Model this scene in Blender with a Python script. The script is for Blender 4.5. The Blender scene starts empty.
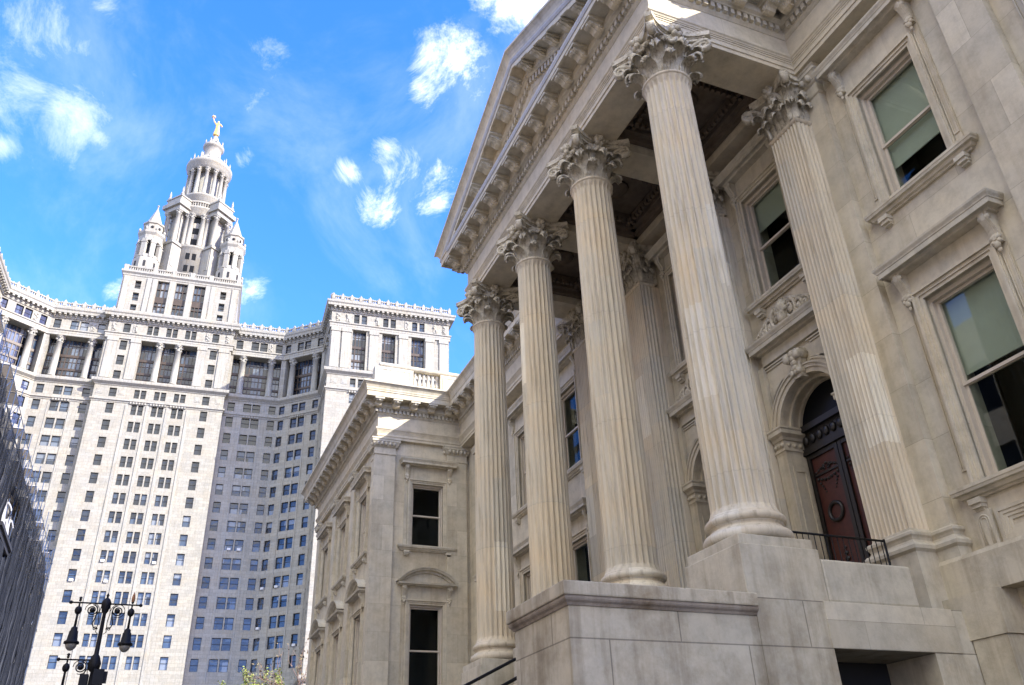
import bpy, bmesh, math, random
from mathutils import Vector, Matrix
random.seed(11)
D = bpy.data
S = bpy.context.scene
COL = S.collection
PI = math.pi
rad = math.radians

# ------------------------------------------------------------------ materials
def new_mat(name):
    m = D.materials.new(name); m.use_nodes = True
    nt = m.node_tree
    return m, nt, nt.nodes, nt.links, nt.nodes['Principled BSDF']

def N(nt, t, **kw):
    n = nt.nodes.new(t)
    for k, v in kw.items():
        if k.startswith('i_'):
            key = k[2:]
            n.inputs[int(key) if key.isdigit() else key.replace('_', ' ')].default_value = v
        else:
            setattr(n, k, v)
    return n

def ramp(nt, stops, interp='LINEAR'):
    r = nt.nodes.new('ShaderNodeValToRGB'); cr = r.color_ramp; cr.interpolation = interp
    while len(cr.elements) > 1: cr.elements.remove(cr.elements[-1])
    cr.elements[0].position = stops[0][0]; cr.elements[0].color = stops[0][1]
    for p, c in stops[1:]:
        e = cr.elements.new(p); e.color = c
    return r

def g4(v, a=1.0): return (v, v, v, a)

def mul(nt, a, b, fac=1.0, mode='MULTIPLY'):
    m = nt.nodes.new('ShaderNodeMix'); m.data_type = 'RGBA'; m.blend_type = mode
    L = nt.links
    if isinstance(fac, (int, float)): m.inputs[0].default_value = fac
    else: L.new(fac, m.inputs[0])
    for s, i in ((a, 6), (b, 7)):
        if isinstance(s, tuple): m.inputs[i].default_value = s
        else: L.new(s, m.inputs[i])
    return m.outputs[2]

def wall_uv(nt):
    """u = x + y, v = z of the object's own space: works for any upright axis-aligned face"""
    L = nt.links
    tc = N(nt, 'ShaderNodeTexCoord')
    sp = N(nt, 'ShaderNodeSeparateXYZ'); L.new(tc.outputs['Object'], sp.inputs[0])
    ad = N(nt, 'ShaderNodeMath', operation='ADD'); L.new(sp.outputs[0], ad.inputs[0]); L.new(sp.outputs[1], ad.inputs[1])
    cb = N(nt, 'ShaderNodeCombineXYZ'); L.new(ad.outputs[0], cb.inputs[0]); L.new(sp.outputs[2], cb.inputs[1])
    return tc, sp, cb

def stone(name, col, bw=1.3, bh=.62, joint=.006, var=.16, jd=.62, stain=.35, rough=.78, warm=.5, blocks=True, bump=.25, grime=0.0):
    m, nt, nn, L, P = new_mat(name)
    tc, sp, cb = wall_uv(nt)
    base = tuple(col) + (1,)
    cold = tuple(c * k for c, k in zip(col, (.9, .95, 1.04))) + (1,)
    hot = tuple(c * k for c, k in zip(col, (1.08, 1.0, .88))) + (1,)
    n1 = N(nt, 'ShaderNodeTexNoise', i_Scale=.42, i_Detail=4.0, i_Roughness=.6); L.new(tc.outputs['Object'], n1.inputs['Vector'])
    r1 = ramp(nt, [(.38, cold), (.52, base), (.68, hot)]); L.new(n1.outputs[0], r1.inputs[0])
    c = mul(nt, base, r1.outputs[0], warm, 'MIX')
    if blocks:
        br = N(nt, 'ShaderNodeTexBrick', offset=.5)
        br.inputs['Color1'].default_value = g4(1.0 - var); br.inputs['Color2'].default_value = g4(1.0 + var * .45)
        br.inputs['Mortar'].default_value = g4(jd)
        br.inputs['Scale'].default_value = 1.0
        br.inputs['Mortar Size'].default_value = joint; br.inputs['Mortar Smooth'].default_value = .15
        br.inputs['Brick Width'].default_value = bw; br.inputs['Row Height'].default_value = bh
        L.new(cb.outputs[0], br.inputs['Vector'])
        c = mul(nt, c, br.outputs['Color'], .85)
    # fine mottling
    n2 = N(nt, 'ShaderNodeTexNoise', i_Scale=3.1, i_Detail=8.0, i_Roughness=.72); L.new(tc.outputs['Object'], n2.inputs['Vector'])
    r2 = ramp(nt, [(.3, g4(.72)), (.55, g4(1.0)), (.75, g4(1.10))]); L.new(n2.outputs[0], r2.inputs[0])
    c = mul(nt, c, r2.outputs[0], .85)
    # rain streaks and soot that run down the stone
    mp = N(nt, 'ShaderNodeMapping'); mp.inputs['Scale'].default_value = (2.6, 2.6, .16); L.new(tc.outputs['Object'], mp.inputs[0])
    n3 = N(nt, 'ShaderNodeTexNoise', i_Scale=1.4, i_Detail=6.0, i_Roughness=.65); L.new(mp.outputs[0], n3.inputs['Vector'])
    r3 = ramp(nt, [(.47, g4(1.0)), (.70, (.50, .46, .41, 1))]); L.new(n3.outputs[0], r3.inputs[0])
    c = mul(nt, c, r3.outputs[0], stain)
    if grime > 0:
        n5 = N(nt, 'ShaderNodeTexNoise', i_Scale=1.1, i_Detail=9.0, i_Roughness=.7); L.new(tc.outputs['Object'], n5.inputs['Vector'])
        r5 = ramp(nt, [(.48, g4(1.0)), (.66, (.50, .43, .34, 1))]); L.new(n5.outputs[0], r5.inputs[0])
        c = mul(nt, c, r5.outputs[0], grime)
    L.new(c, P.inputs['Base Color'])
    P.inputs['Roughness'].default_value = rough
    P.inputs['Specular IOR Level'].default_value = .25
    n4 = N(nt, 'ShaderNodeTexNoise', i_Scale=26.0, i_Detail=6.0, i_Roughness=.7); L.new(tc.outputs['Object'], n4.inputs['Vector'])
    b = N(nt, 'ShaderNodeBump'); b.inputs['Strength'].default_value = bump; b.inputs['Distance'].default_value = .012
    L.new(n4.outputs[0], b.inputs['Height']); L.new(b.outputs[0], P.inputs['Normal'])
    return m

def column_stone(name, col):
    """drums, flute-wide dutchman repairs and warm / cool veining; object space is centred on the shaft"""
    m, nt, nn, L, P = new_mat(name)
    tc = N(nt, 'ShaderNodeTexCoord')
    oi = N(nt, 'ShaderNodeObjectInfo')
    sp = N(nt, 'ShaderNodeSeparateXYZ'); L.new(tc.outputs['Object'], sp.inputs[0])
    at = N(nt, 'ShaderNodeMath', operation='ARCTAN2'); L.new(sp.outputs[1], at.inputs[0]); L.new(sp.outputs[0], at.inputs[1])
    a = N(nt, 'ShaderNodeMath', operation='MULTIPLY_ADD'); L.new(at.outputs[0], a.inputs[0]); a.inputs[1].default_value = 24 / (2 * PI) / 3; a.inputs[2].default_value = 20
    z = N(nt, 'ShaderNodeMath', operation='MULTIPLY_ADD'); L.new(sp.outputs[2], z.inputs[0]); z.inputs[1].default_value = .62
    rr = N(nt, 'ShaderNodeMath', operation='MULTIPLY'); L.new(oi.outputs['Random'], rr.inputs[0]); rr.inputs[1].default_value = 37.0
    L.new(rr.outputs[0], z.inputs[2])
    # uneven heights of the patches
    fa = N(nt, 'ShaderNodeMath', operation='FLOOR'); L.new(a.outputs[0], fa.inputs[0])
    z2 = N(nt, 'ShaderNodeMath', operation='MULTIPLY_ADD'); L.new(fa.outputs[0], z2.inputs[0]); z2.inputs[1].default_value = .37; L.new(z.outputs[0], z2.inputs[2])
    fz = N(nt, 'ShaderNodeMath', operation='FLOOR'); L.new(z2.outputs[0], fz.inputs[0])
    cb = N(nt, 'ShaderNodeCombineXYZ'); L.new(fa.outputs[0], cb.inputs[0]); L.new(fz.outputs[0], cb.inputs[1]); L.new(rr.outputs[0], cb.inputs[2])
    wn = N(nt, 'ShaderNodeTexWhiteNoise'); L.new(cb.outputs[0], wn.inputs['Vector'])
    k = lambda a_, b_, c_: (col[0] * a_, col[1] * b_, col[2] * c_, 1)
    rp = ramp(nt, [(0, k(1, 1, 1)), (.42, k(1.02, 1.0, .975)), (.70, k(1.02, .99, .95)), (.82, k(.93, .955, .99)), (.95, k(1.22, 1.27, 1.34)), (.98, k(1.1, 1.13, 1.18))], 'CONSTANT')
    L.new(wn.outputs['Value'], rp.inputs[0])
    # drum tint
    zd = N(nt, 'ShaderNodeMath', operation='MULTIPLY_ADD'); L.new(sp.outputs[2], zd.inputs[0]); zd.inputs[1].default_value = .43; L.new(rr.outputs[0], zd.inputs[2])
    fd = N(nt, 'ShaderNodeMath', operation='FLOOR'); L.new(zd.outputs[0], fd.inputs[0])
    wd = N(nt, 'ShaderNodeTexWhiteNoise', noise_dimensions='1D'); L.new(fd.outputs[0], wd.inputs['W'])
    rd = ramp(nt, [(0, (.93, .94, .96, 1)), (.5, g4(1.0)), (1, (1.08, 1.03, .95, 1))]); L.new(wd.outputs['Value'], rd.inputs[0])
    c = mul(nt, rp.outputs[0], rd.outputs[0], .9)
    fr = N(nt, 'ShaderNodeMath', operation='FRACT'); L.new(zd.outputs[0], fr.inputs[0])
    jr = ramp(nt, [(0, g4(.62)), (.006, g4(.62)), (.009, g4(1))]); L.new(fr.outputs[0], jr.inputs[0])
    c = mul(nt, c, jr.outputs[0], .35)
    n1 = N(nt, 'ShaderNodeTexNoise', i_Scale=.9, i_Detail=5.0, i_Roughness=.6); L.new(tc.outputs['Object'], n1.inputs['Vector'])
    r1 = ramp(nt, [(.36, (.91, .93, .96, 1)), (.5, g4(1)), (.66, (1.05, 1.0, .93, 1))]); L.new(n1.outputs[0], r1.inputs[0])
    c = mul(nt, c, r1.outputs[0], .75)
    mp = N(nt, 'ShaderNodeMapping'); mp.inputs['Scale'].default_value = (7, 7, .5); L.new(tc.outputs['Object'], mp.inputs[0])
    n2 = N(nt, 'ShaderNodeTexNoise', i_Scale=1.6, i_Detail=8.0, i_Roughness=.7); L.new(mp.outputs[0], n2.inputs['Vector'])
    r2 = ramp(nt, [(.33, g4(1.06)), (.52, g4(.97)), (.70, (.54, .51, .47, 1))]); L.new(n2.outputs[0], r2.inputs[0])
    c = mul(nt, c, r2.outputs[0], .8)
    L.new(c, P.inputs['Base Color']); P.inputs['Roughness'].default_value = .75; P.inputs['Specular IOR Level'].default_value = .25
    n4 = N(nt, 'ShaderNodeTexNoise', i_Scale=30.0, i_Detail=6.0); L.new(tc.outputs['Object'], n4.inputs['Vector'])
    b = N(nt, 'ShaderNodeBump'); b.inputs['Strength'].default_value = .25; b.inputs['Distance'].default_value = .01
    L.new(n4.outputs[0], b.inputs['Height']); L.new(b.outputs[0], P.inputs['Normal'])
    return m

def carved_stone(name, col):
    """carved work: dark and pale mottling from one noise, independent of the carving"""
    m, nt, nn, L, P = new_mat(name)
    tc = N(nt, 'ShaderNodeTexCoord')
    n1 = N(nt, 'ShaderNodeTexNoise', i_Scale=6.0, i_Detail=8.0, i_Roughness=.7); L.new(tc.outputs['Object'], n1.inputs['Vector'])
    k = lambda a_, b_, c_: (col[0] * a_, col[1] * b_, col[2] * c_, 1)
    r1 = ramp(nt, [(.32, k(.36, .34, .31)), (.47, k(.95, .95, .95)), (.64, k(1.25, 1.27, 1.3))]); L.new(n1.outputs[0], r1.inputs[0])
    L.new(r1.outputs[0], P.inputs['Base Color']); P.inputs['Roughness'].default_value = .8; P.inputs['Specular IOR Level'].default_value = .2
    n4 = N(nt, 'ShaderNodeTexNoise', i_Scale=22.0, i_Detail=6.0, i_Roughness=.7); L.new(tc.outputs['Object'], n4.inputs['Vector'])
    b = N(nt, 'ShaderNodeBump'); b.inputs['Strength'].default_value = .6; b.inputs['Distance'].default_value = .03
    L.new(n4.outputs[0], b.inputs['Height']); L.new(b.outputs[0], P.inputs['Normal'])
    return m

def plain(name, col, rough=.6, metal=0.0, noise=.15, scale=5.0, spec=.5):
    m, nt, nn, L, P = new_mat(name)
    tc = N(nt, 'ShaderNodeTexCoord')
    n = N(nt, 'ShaderNodeTexNoise', i_Scale=scale, i_Detail=6.0, i_Roughness=.65); L.new(tc.outputs['Object'], n.inputs['Vector'])
    r = ramp(nt, [(.3, tuple(c * (1 - noise) for c in col) + (1,)), (.7, tuple(c * (1 + noise) for c in col) + (1,))]); L.new(n.outputs[0], r.inputs[0])
    L.new(r.outputs[0], P.inputs['Base Color'])
    P.inputs['Roughness'].default_value = rough; P.inputs['Metallic'].default_value = metal; P.inputs['Specular IOR Level'].default_value = spec
    return m

def clear_glass(name, tint, refl=.35):
    m, nt, nn, L, P = new_mat(name)
    out = nn['Material Output']
    tr = N(nt, 'ShaderNodeBsdfTransparent'); tr.inputs[0].default_value = tint + (1,)
    gl = N(nt, 'ShaderNodeBsdfGlossy'); gl.inputs['Roughness'].default_value = .02; gl.inputs['Color'].default_value = (.33, .34, .35, 1)
    lw = N(nt, 'ShaderNodeLayerWeight'); lw.inputs[0].default_value = .45
    mr = N(nt, 'ShaderNodeMapRange'); mr.inputs[3].default_value = .015; mr.inputs[4].default_value = refl + .12
    L.new(lw.outputs['Fresnel'], mr.inputs[0])
    tc = N(nt, 'ShaderNodeTexCoord')
    n = N(nt, 'ShaderNodeTexNoise', i_Scale=1.1, i_Detail=1.0); L.new(tc.outputs['Object'], n.inputs['Vector'])
    b = N(nt, 'ShaderNodeBump'); b.inputs['Strength'].default_value = .03; b.inputs['Distance'].default_value = .05
    L.new(n.outputs[0], b.inputs['Height']); L.new(b.outputs[0], gl.inputs['Normal'])
    mx = N(nt, 'ShaderNodeMixShader'); L.new(mr.outputs[0], mx.inputs[0]); L.new(tr.outputs[0], mx.inputs[1]); L.new(gl.outputs[0], mx.inputs[2])
    L.new(mx.outputs[0], out.inputs[0])
    return m

def far_glass(name):
    """dark office glazing seen from far: blue sky in it, some panes with pale blinds"""
    m, nt, nn, L, P = new_mat(name)
    tc = N(nt, 'ShaderNodeTexCoord')
    mp = N(nt, 'ShaderNodeMapping'); mp.inputs['Scale'].default_value = (.45, .45, .26); L.new(tc.outputs['Object'], mp.inputs[0])
    fl = N(nt, 'ShaderNodeVectorMath', operation='FLOOR'); L.new(mp.outputs[0], fl.inputs[0])
    wn = N(nt, 'ShaderNodeTexWhiteNoise'); L.new(fl.outputs[0], wn.inputs['Vector'])
    r = ramp(nt, [(0, (.006, .008, .012, 1)), (.35, (.012, .018, .028, 1)), (.62, (.025, .04, .065, 1)), (.86, (.05, .075, .11, 1)), (.95, (.17, .19, .21, 1))]); L.new(wn.outputs['Value'], r.inputs[0])
    L.new(r.outputs[0], P.inputs['Base Color']); P.inputs['Roughness'].default_value = .08; P.inputs['Specular IOR Level'].default_value = .7
    n = N(nt, 'ShaderNodeTexNoise', i_Scale=.9, i_Detail=2.0); L.new(tc.outputs['Object'], n.inputs['Vector'])
    b = N(nt, 'ShaderNodeBump'); b.inputs['Strength'].default_value = .25; b.inputs['Distance'].default_value = .2
    L.new(n.outputs[0], b.inputs['Height']); L.new(b.outputs[0], P.inputs['Normal'])
    return m

TW = (.575, .517, .395)
M_WALL = stone('marble_ashlar', TW, bw=2.1, bh=.95, joint=.005, var=.20, stain=.30)
M_TRIM = stone('marble_trim', tuple(c * .97 for c in TW), blocks=False, stain=.5, warm=.8)
M_ENT = stone('marble_entablature', tuple(c * k for c, k in zip(TW, (1.0, .98, .95))), bw=3.1, bh=5, joint=.004, var=.06, stain=.3)
M_BASE = stone('marble_base', tuple(c * k for c, k in zip(TW, (.96, .97, .98))), bw=1.9, bh=.575, joint=.009, var=.10, jd=.42, stain=.75, grime=.5)
M_BLOCK = stone('marble_block', tuple(c * k for c, k in zip(TW, (.96, .97, .98))), blocks=False, stain=.65, grime=.35)
M_GRIME = stone('weathered_cap', tuple(c * k for c, k in zip(TW, (.92, .92, .92))), blocks=False, stain=.9, grime=.95)
M_SOOT = stone('sooty_moulding', (.36, .31, .25), blocks=False, stain=.8, grime=1.0)
M_COL = column_stone('fluted_marble', tuple(c * k for c, k in zip(TW, (1.03, 1.02, 1.02))))
M_CARVE = carved_stone('carved_marble', tuple(c * .92 for c in TW))
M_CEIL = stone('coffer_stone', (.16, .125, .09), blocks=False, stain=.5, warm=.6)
M_WOOD = plain('sash_paint', (.52, .46, .37), rough=.55, noise=.08)
M_BLIND = plain('green_blind', (.54, .55, .465), rough=.9, noise=.08, scale=1.5)
M_ROOM = plain('dark_interior', (.012, .012, .013), rough=.9)
M_GLASS = clear_glass('sash_glass', (.86, .90, .87), refl=.02)
M_DOOR = plain('oxblood_door', (.060, .014, .009), rough=.5, noise=.3, scale=9)
M_DOORDK = plain('dark_bronze_door', (.012, .010, .009), rough=.4, noise=.3, scale=9)
M_IRON = plain('black_iron', (.006, .006, .0065), rough=.6, metal=0.0, noise=.3, scale=12, spec=.25)
M_GRANITE = stone('pale_granite', (.32, .304, .255), bw=1.5, bh=.655, joint=.028, var=.15, jd=.70, stain=.38, warm=.35, bump=0)
M_GRTRIM = stone('pale_granite_trim', (.33, .317, .272), blocks=False, stain=.6, warm=.5, bump=0)
M_FARGL = far_glass('office_glass')
M_BRONZE = plain('bronze_mullion', (.055, .038, .025), rough=.5, metal=.1, noise=.3, scale=.6)
M_DARKGL = plain('dark_pane', (.008, .009, .011), rough=.3, noise=.2, spec=.12)
M_DARK = plain('deep_recess', (.012, .012, .014), rough=.8)
M_GOLD = plain('gilded_copper', (.66, .42, .13), rough=.45, metal=.3, noise=.15, scale=1.0)
M_ACUNIT = plain('window_unit_metal', (.55, .55, .53), rough=.5, noise=.15)

# ------------------------------------------------------------------ mesh helpers
class MB:
    def __init__(s): s.v = []; s.f = []; s.sm = []
    def add(s, vs, fs, smooth=False):
        o = len(s.v); s.v += [tuple(p) for p in vs]
        for f in fs: s.f.append(tuple(i + o for i in f)); s.sm.append(smooth)
        return s
    def box(s, x0, x1, y0, y1, z0, z1):
        if x0 > x1: x0, x1 = x1, x0
        if y0 > y1: y0, y1 = y1, y0
        v = [(x0, y0, z0), (x1, y0, z0), (x1, y1, z0), (x0, y1, z0), (x0, y0, z1), (x1, y0, z1), (x1, y1, z1), (x0, y1, z1)]
        return s.add(v, [(0, 3, 2, 1), (4, 5, 6, 7), (0, 1, 5, 4), (1, 2, 6, 5), (2, 3, 7, 6), (3, 0, 4, 7)])
    def ext(s, pts, vec, smooth=False):
        n = len(pts); p = [Vector(a) for a in pts]; w = Vector(vec)
        v = p + [a + w for a in p]
        s.add(v, [tuple(range(n - 1, -1, -1)), tuple(range(n, 2 * n))], False)
        o = len(s.v) - 2 * n
        for i in range(n):
            j = (i + 1) % n; s.f.append((o + i, o + j, o + n + j, o + n + i)); s.sm.append(smooth)
        return s
    def sweep(s, prof, path, closed=False, smooth=False):
        """closed profile [(out, z)] along a plan path; 'out' is to the left of the travel direction, corners mitred"""
        n = len(path); P = [Vector((a[0], a[1])) for a in path]
        nor = []
        segs = n if closed else n - 1
        for i in range(segs):
            d = (P[(i + 1) % n] - P[i]).normalized(); nor.append(Vector((-d.y, d.x)))
        rings = []
        for i in range(n):
            if closed: a, b = nor[i - 1], nor[i]
            elif i == 0: a = b = nor[0]
            elif i == n - 1: a = b = nor[-1]
            else: a, b = nor[i - 1], nor[i]
            m = (a + b) / max(.25, 1 + a.dot(b))
            rings.append([(P[i].x + m.x * o, P[i].y + m.y * o, z) for o, z in prof])
        k = len(prof); o = len(s.v)
        for r in rings: s.v += r
        for i in range(segs):
            j = (i + 1) % n
            for a in range(k):
                b = (a + 1) % k
                s.f.append((o + i * k + a, o + j * k + a, o + j * k + b, o + i * k + b)); s.sm.append(smooth)
        if not closed:
            s.f.append(tuple(o + a for a in range(k))); s.sm.append(False)
            s.f.append(tuple(o + (n - 1) * k + a for a in reversed(range(k)))); s.sm.append(False)
        return s
    def lathe(s, prof, n=24, c=(0, 0), smooth=True, a0=0.0, arc=2 * PI, cap=True):
        full = abs(arc - 2 * PI) < 1e-6
        m = n if full else n + 1
        o = len(s.v); k = len(prof)
        for i in range(m):
            a = a0 + arc * i / n; ca, sa = math.cos(a), math.sin(a)
            s.v += [(c[0] + r * ca, c[1] + r * sa, z) for r, z in prof]
        for i in range(n):
            j = (i + 1) % m
            for a in range(k - 1):
                s.f.append((o + i * k + a, o + j * k + a, o + j * k + a + 1, o + i * k + a + 1)); s.sm.append(smooth)
        if cap and full:
            s.f.append(tuple(o + i * k for i in reversed(range(n)))); s.sm.append(False)
            s.f.append(tuple(o + i * k + k - 1 for i in range(n))); s.sm.append(False)
        return s
    def tube(s, pts, r, n=8, cap=True):
        P = [Vector(p) for p in pts]; m = len(P); o = len(s.v)
        up = Vector((0, 0, 1)); prev = None
        for i in range(m):
            d = (P[min(i + 1, m - 1)] - P[max(i - 1, 0)]).normalized()
            if prev is None:
                ref = up if abs(d.z) < .9 else Vector((1, 0, 0)); x = d.cross(ref).normalized()
            else:
                x = prev - d * prev.dot(d); x = x.normalized() if x.length > 1e-6 else d.orthogonal().normalized()
            prev = x; y = d.cross(x)
            rr = r[i] if isinstance(r, (list, tuple)) else r
            for a in range(n):
                t = 2 * PI * a / n; s.v.append(tuple(P[i] + x * (rr * math.cos(t)) + y * (rr * math.sin(t))))
        for i in range(m - 1):
            for a in range(n):
                b = (a + 1) % n
                s.f.append((o + i * n + a, o + i * n + b, o + (i + 1) * n + b, o + (i + 1) * n + a)); s.sm.append(True)
        if cap:
            s.f.append(tuple(o + a for a in reversed(range(n)))); s.sm.append(False)
            s.f.append(tuple(o + (m - 1) * n + a for a in range(n))); s.sm.append(False)
        return s
    def ball(s, c, r, n=10, sq=(1, 1, 1)):
        pr = [(max(1e-4, r * math.sin(PI * i / n)), -r * math.cos(PI * i / n)) for i in range(n + 1)]
        t = MB().lathe(pr, n + 2, cap=False)
        return s.add([(c[0] + v[0] * sq[0], c[1] + v[1] * sq[1], c[2] + v[2] * sq[2]) for v in t.v], t.f, True)
    def merge(s, t, mat=None):
        vs = t.v if mat is None else [tuple(mat @ Vector(v)) for v in t.v]
        o = len(s.v); s.v += vs
        s.f += [tuple(i + o for i in f) for f in t.f]; s.sm += t.sm
        return s
    def mesh(s, name, mat):
        me = D.meshes.new(name); me.from_pydata(s.v, [], s.f); me.update()
        me.polygons.foreach_set('use_smooth', s.sm)
        bm = bmesh.new(); bm.from_mesh(me); bmesh.ops.recalc_face_normals(bm, faces=bm.faces); bm.to_mesh(me); bm.free()
        if mat: me.materials.append(mat)
        return me
    def build(s, name, mat, parent=None, loc=(0, 0, 0), rz=0.0, bevel=0):
        o = D.objects.new(name, s.mesh(name, mat)); COL.objects.link(o)
        o.location = loc; o.rotation_euler = (0, 0, rz)
        if parent: o.parent = parent
        if bevel:
            b = o.modifiers.new('bevel', 'BEVEL'); b.width = bevel; b.segments = 2; b.limit_method = 'ANGLE'; b.angle_limit = rad(50)
        return o

def tag(o, label=None, cat=None, group=None, kind=None):
    if label: o['label'] = label
    if cat: o['category'] = cat
    if group: o['group'] = group
    if kind: o['kind'] = kind
    return o

def empty(name, loc=(0, 0, 0), rz=0.0):
    o = D.objects.new(name, None); COL.objects.link(o); o.location = loc; o.rotation_euler = (0, 0, rz); o.empty_display_size = .5
    return o

def inst(name, me, parent, loc=(0, 0, 0), rz=0.0, scale=None):
    o = D.objects.new(name, me); COL.objects.link(o); o.parent = parent; o.location = loc; o.rotation_euler = (0, 0, rz)
    if scale: o.scale = scale
    return o

def wall_grid(mb, x0, x1, z0, z1, holes, y=0.0, depth=.35):
    """upright wall facing +y with rectangular holes and their reveals"""
    xs = sorted({x0, x1, *[h[0] for h in holes], *[h[1] for h in holes]}); xs = [x for x in xs if x0 <= x <= x1]
    zs = sorted({z0, z1, *[h[2] for h in holes], *[h[3] for h in holes]}); zs = [z for z in zs if z0 <= z <= z1]
    for i in range(len(xs) - 1):
        j = 0
        while j < len(zs) - 1:
            cx = (xs[i] + xs[i + 1]) / 2
            def inside(q):
                cz = (zs[q] + zs[q + 1]) / 2
                return any(h[0] < cx < h[1] and h[2] < cz < h[3] for h in holes)
            if inside(j): j += 1; continue
            k = j
            while k + 1 < len(zs) - 1 and not inside(k + 1): k += 1
            mb.add([(xs[i], y, zs[j]), (xs[i + 1], y, zs[j]), (xs[i + 1], y, zs[k + 1]), (xs[i], y, zs[k + 1])], [(0, 3, 2, 1)])
            j = k + 1
    for a, b, c, d in holes:
        q = y - depth
        mb.add([(a, y, c), (a, q, c), (a, q, d), (a, y, d)], [(0, 1, 2, 3)])
        mb.add([(b, y, c), (b, q, c), (b, q, d), (b, y, d)], [(0, 3, 2, 1)])
        mb.add([(a, y, c), (b, y, c), (b, q, c), (a, q, c)], [(0, 1, 2, 3)])
        mb.add([(a, y, d), (b, y, d), (b, q, d), (a, q, d)], [(0, 3, 2, 1)])

# ------------------------------------------------------------------ courthouse
YW, YP, YE, YA = -10.87, -10.70, -10.47, -10.30      # wall, piers, entablature face, anta front
YC, CX0, CDX = -7.51, 9.262, 3.144                   # column axes
ZP, ZA, ZS = 4.86, 13.70, 14.80                      # pedestal top, astragal, architrave soffit
XW = 29.6                                            # west face of the projecting wing
YN = -7.24                                           # north face of the wing
CH = empty('courthouse', (0, 0, 0))
tag(CH, 'pale marble courthouse with a pedimented portico of fluted Corinthian columns', 'courthouse')

# ---- entablature running along the whole building
EPATH = [(-14, YE), (8.84, YE), (8.84, -7.09), (19.12, -7.09), (19.12, YE), (XW - .15, YE), (XW - .15, YN + .15), (41.3, YN + .15), (41.3, -16)]
ar = [(-.84, 14.80), (0, 14.80), (0, 14.905), (.022, 14.91), (.022, 15.03), (.034, 15.035), (.034, 15.075), (.05, 15.08), (.05, 15.11), (.062, 15.115), (.075, 15.15), (.095, 15.17), (.10, 15.20), (.10, 15.235), (.02, 15.245), (.02, 15.76), (-.84, 15.76)]
MB().sweep(ar, EPATH).build('architrave', M_ENT, CH)
bed = [(-.5, 15.762), (.03, 15.762), (.045, 15.78), (.08, 15.82), (.085, 15.84), (.085, 16.0), (.17, 16.005), (.19, 16.03), (.25, 16.06), (.25, 16.27), (-.5, 16.27)]
MB().sweep(bed, EPATH).build('bed_moulding', M_TRIM, CH)
cor = [(-.5, 16.272), (.27, 16.272), (.27, 16.30), (.58, 16.30), (.58, 16.27), (.64, 16.27), (.645, 16.46), (.67, 16.48), (.67, 16.52), (-.5, 16.54)]
MB().sweep(cor, EPATH).build('corona', M_TRIM, CH)
cym = [(-.5, 16.541), (.66, 16.525), (.68, 16.56), (.69, 16.62), (.73, 16.70), (.79, 16.76), (.83, 16.79), (.83, 16.86), (-.5, 16.95)]
MB().sweep(cym, EPATH[:2] + [(8.84, -7.14)]).build('cyma_moulding', M_TRIM, CH)
MB().sweep(cym, [(19.12, -7.14)] + EPATH[4:]).build('cyma_moulding', M_TRIM, CH)

def seg_iter(path, step, m0, m1):
    """stations along each leg of a plan path: point, direction, left normal"""
    for i in range(len(path) - 1):
        a, b = Vector(path[i]), Vector(path[i + 1]); d = (b - a); Ln = d.length; d.normalize(); nrm = Vector((-d.y, d.x))
        lo, hi = m0, Ln - m0
        n = max(1, round((hi - lo) / step))
        for k in range(n + 1):
            yield a + d * (lo + (hi - lo) * k / n), d, nrm, i

def place(mb, src, p, d, nrm, z=0):
    mb.merge(src, Matrix(((d.x, nrm.x, 0, p.x), (d.y, nrm.y, 0, p.y), (0, 0, 1, z), (0, 0, 0, 1))))

# a console-shaped modillion in local axes: x along the wall, y outward
def modillion():
    b = MB()
    prof = [(0, 0, -.265), (0, .06, -.27), (0, .13, -.245), (0, .17, -.19), (0, .22, -.155), (0, .28, -.15), (0, .325, -.12), (0, .335, -.065), (0, .31, -.05), (0, 0, -.05)]
    b.ext([(x - .125, y, z) for x, y, z in prof], (.25, 0, 0))
    b.ext([(x - .035, y * 1.04 + .005, z - .018) for x, y, z in prof[:-2]] + [(-.035, .2, -.03), (-.035, 0, -.03)], (.07, 0, 0))
    b.box(-.185, .185, .0, .375, -.075, .028)
    for sx in (-.13, .13):
        b.lathe([(.0, -.012), (.052, -.012), (.052, .012), (.0, .012)], 10, cap=False)
        t = MB(); t.v = b.v[-40:]; 
        n0 = len(b.v) - 40
        for q in range(n0, len(b.v)):
            v = b.v[q]; b.v[q] = (sx + v[2], .075 + v[0], -.165 + v[1])
    return b
MOD = modillion(); MODM = MOD.mesh('modillion', M_TRIM)

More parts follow.
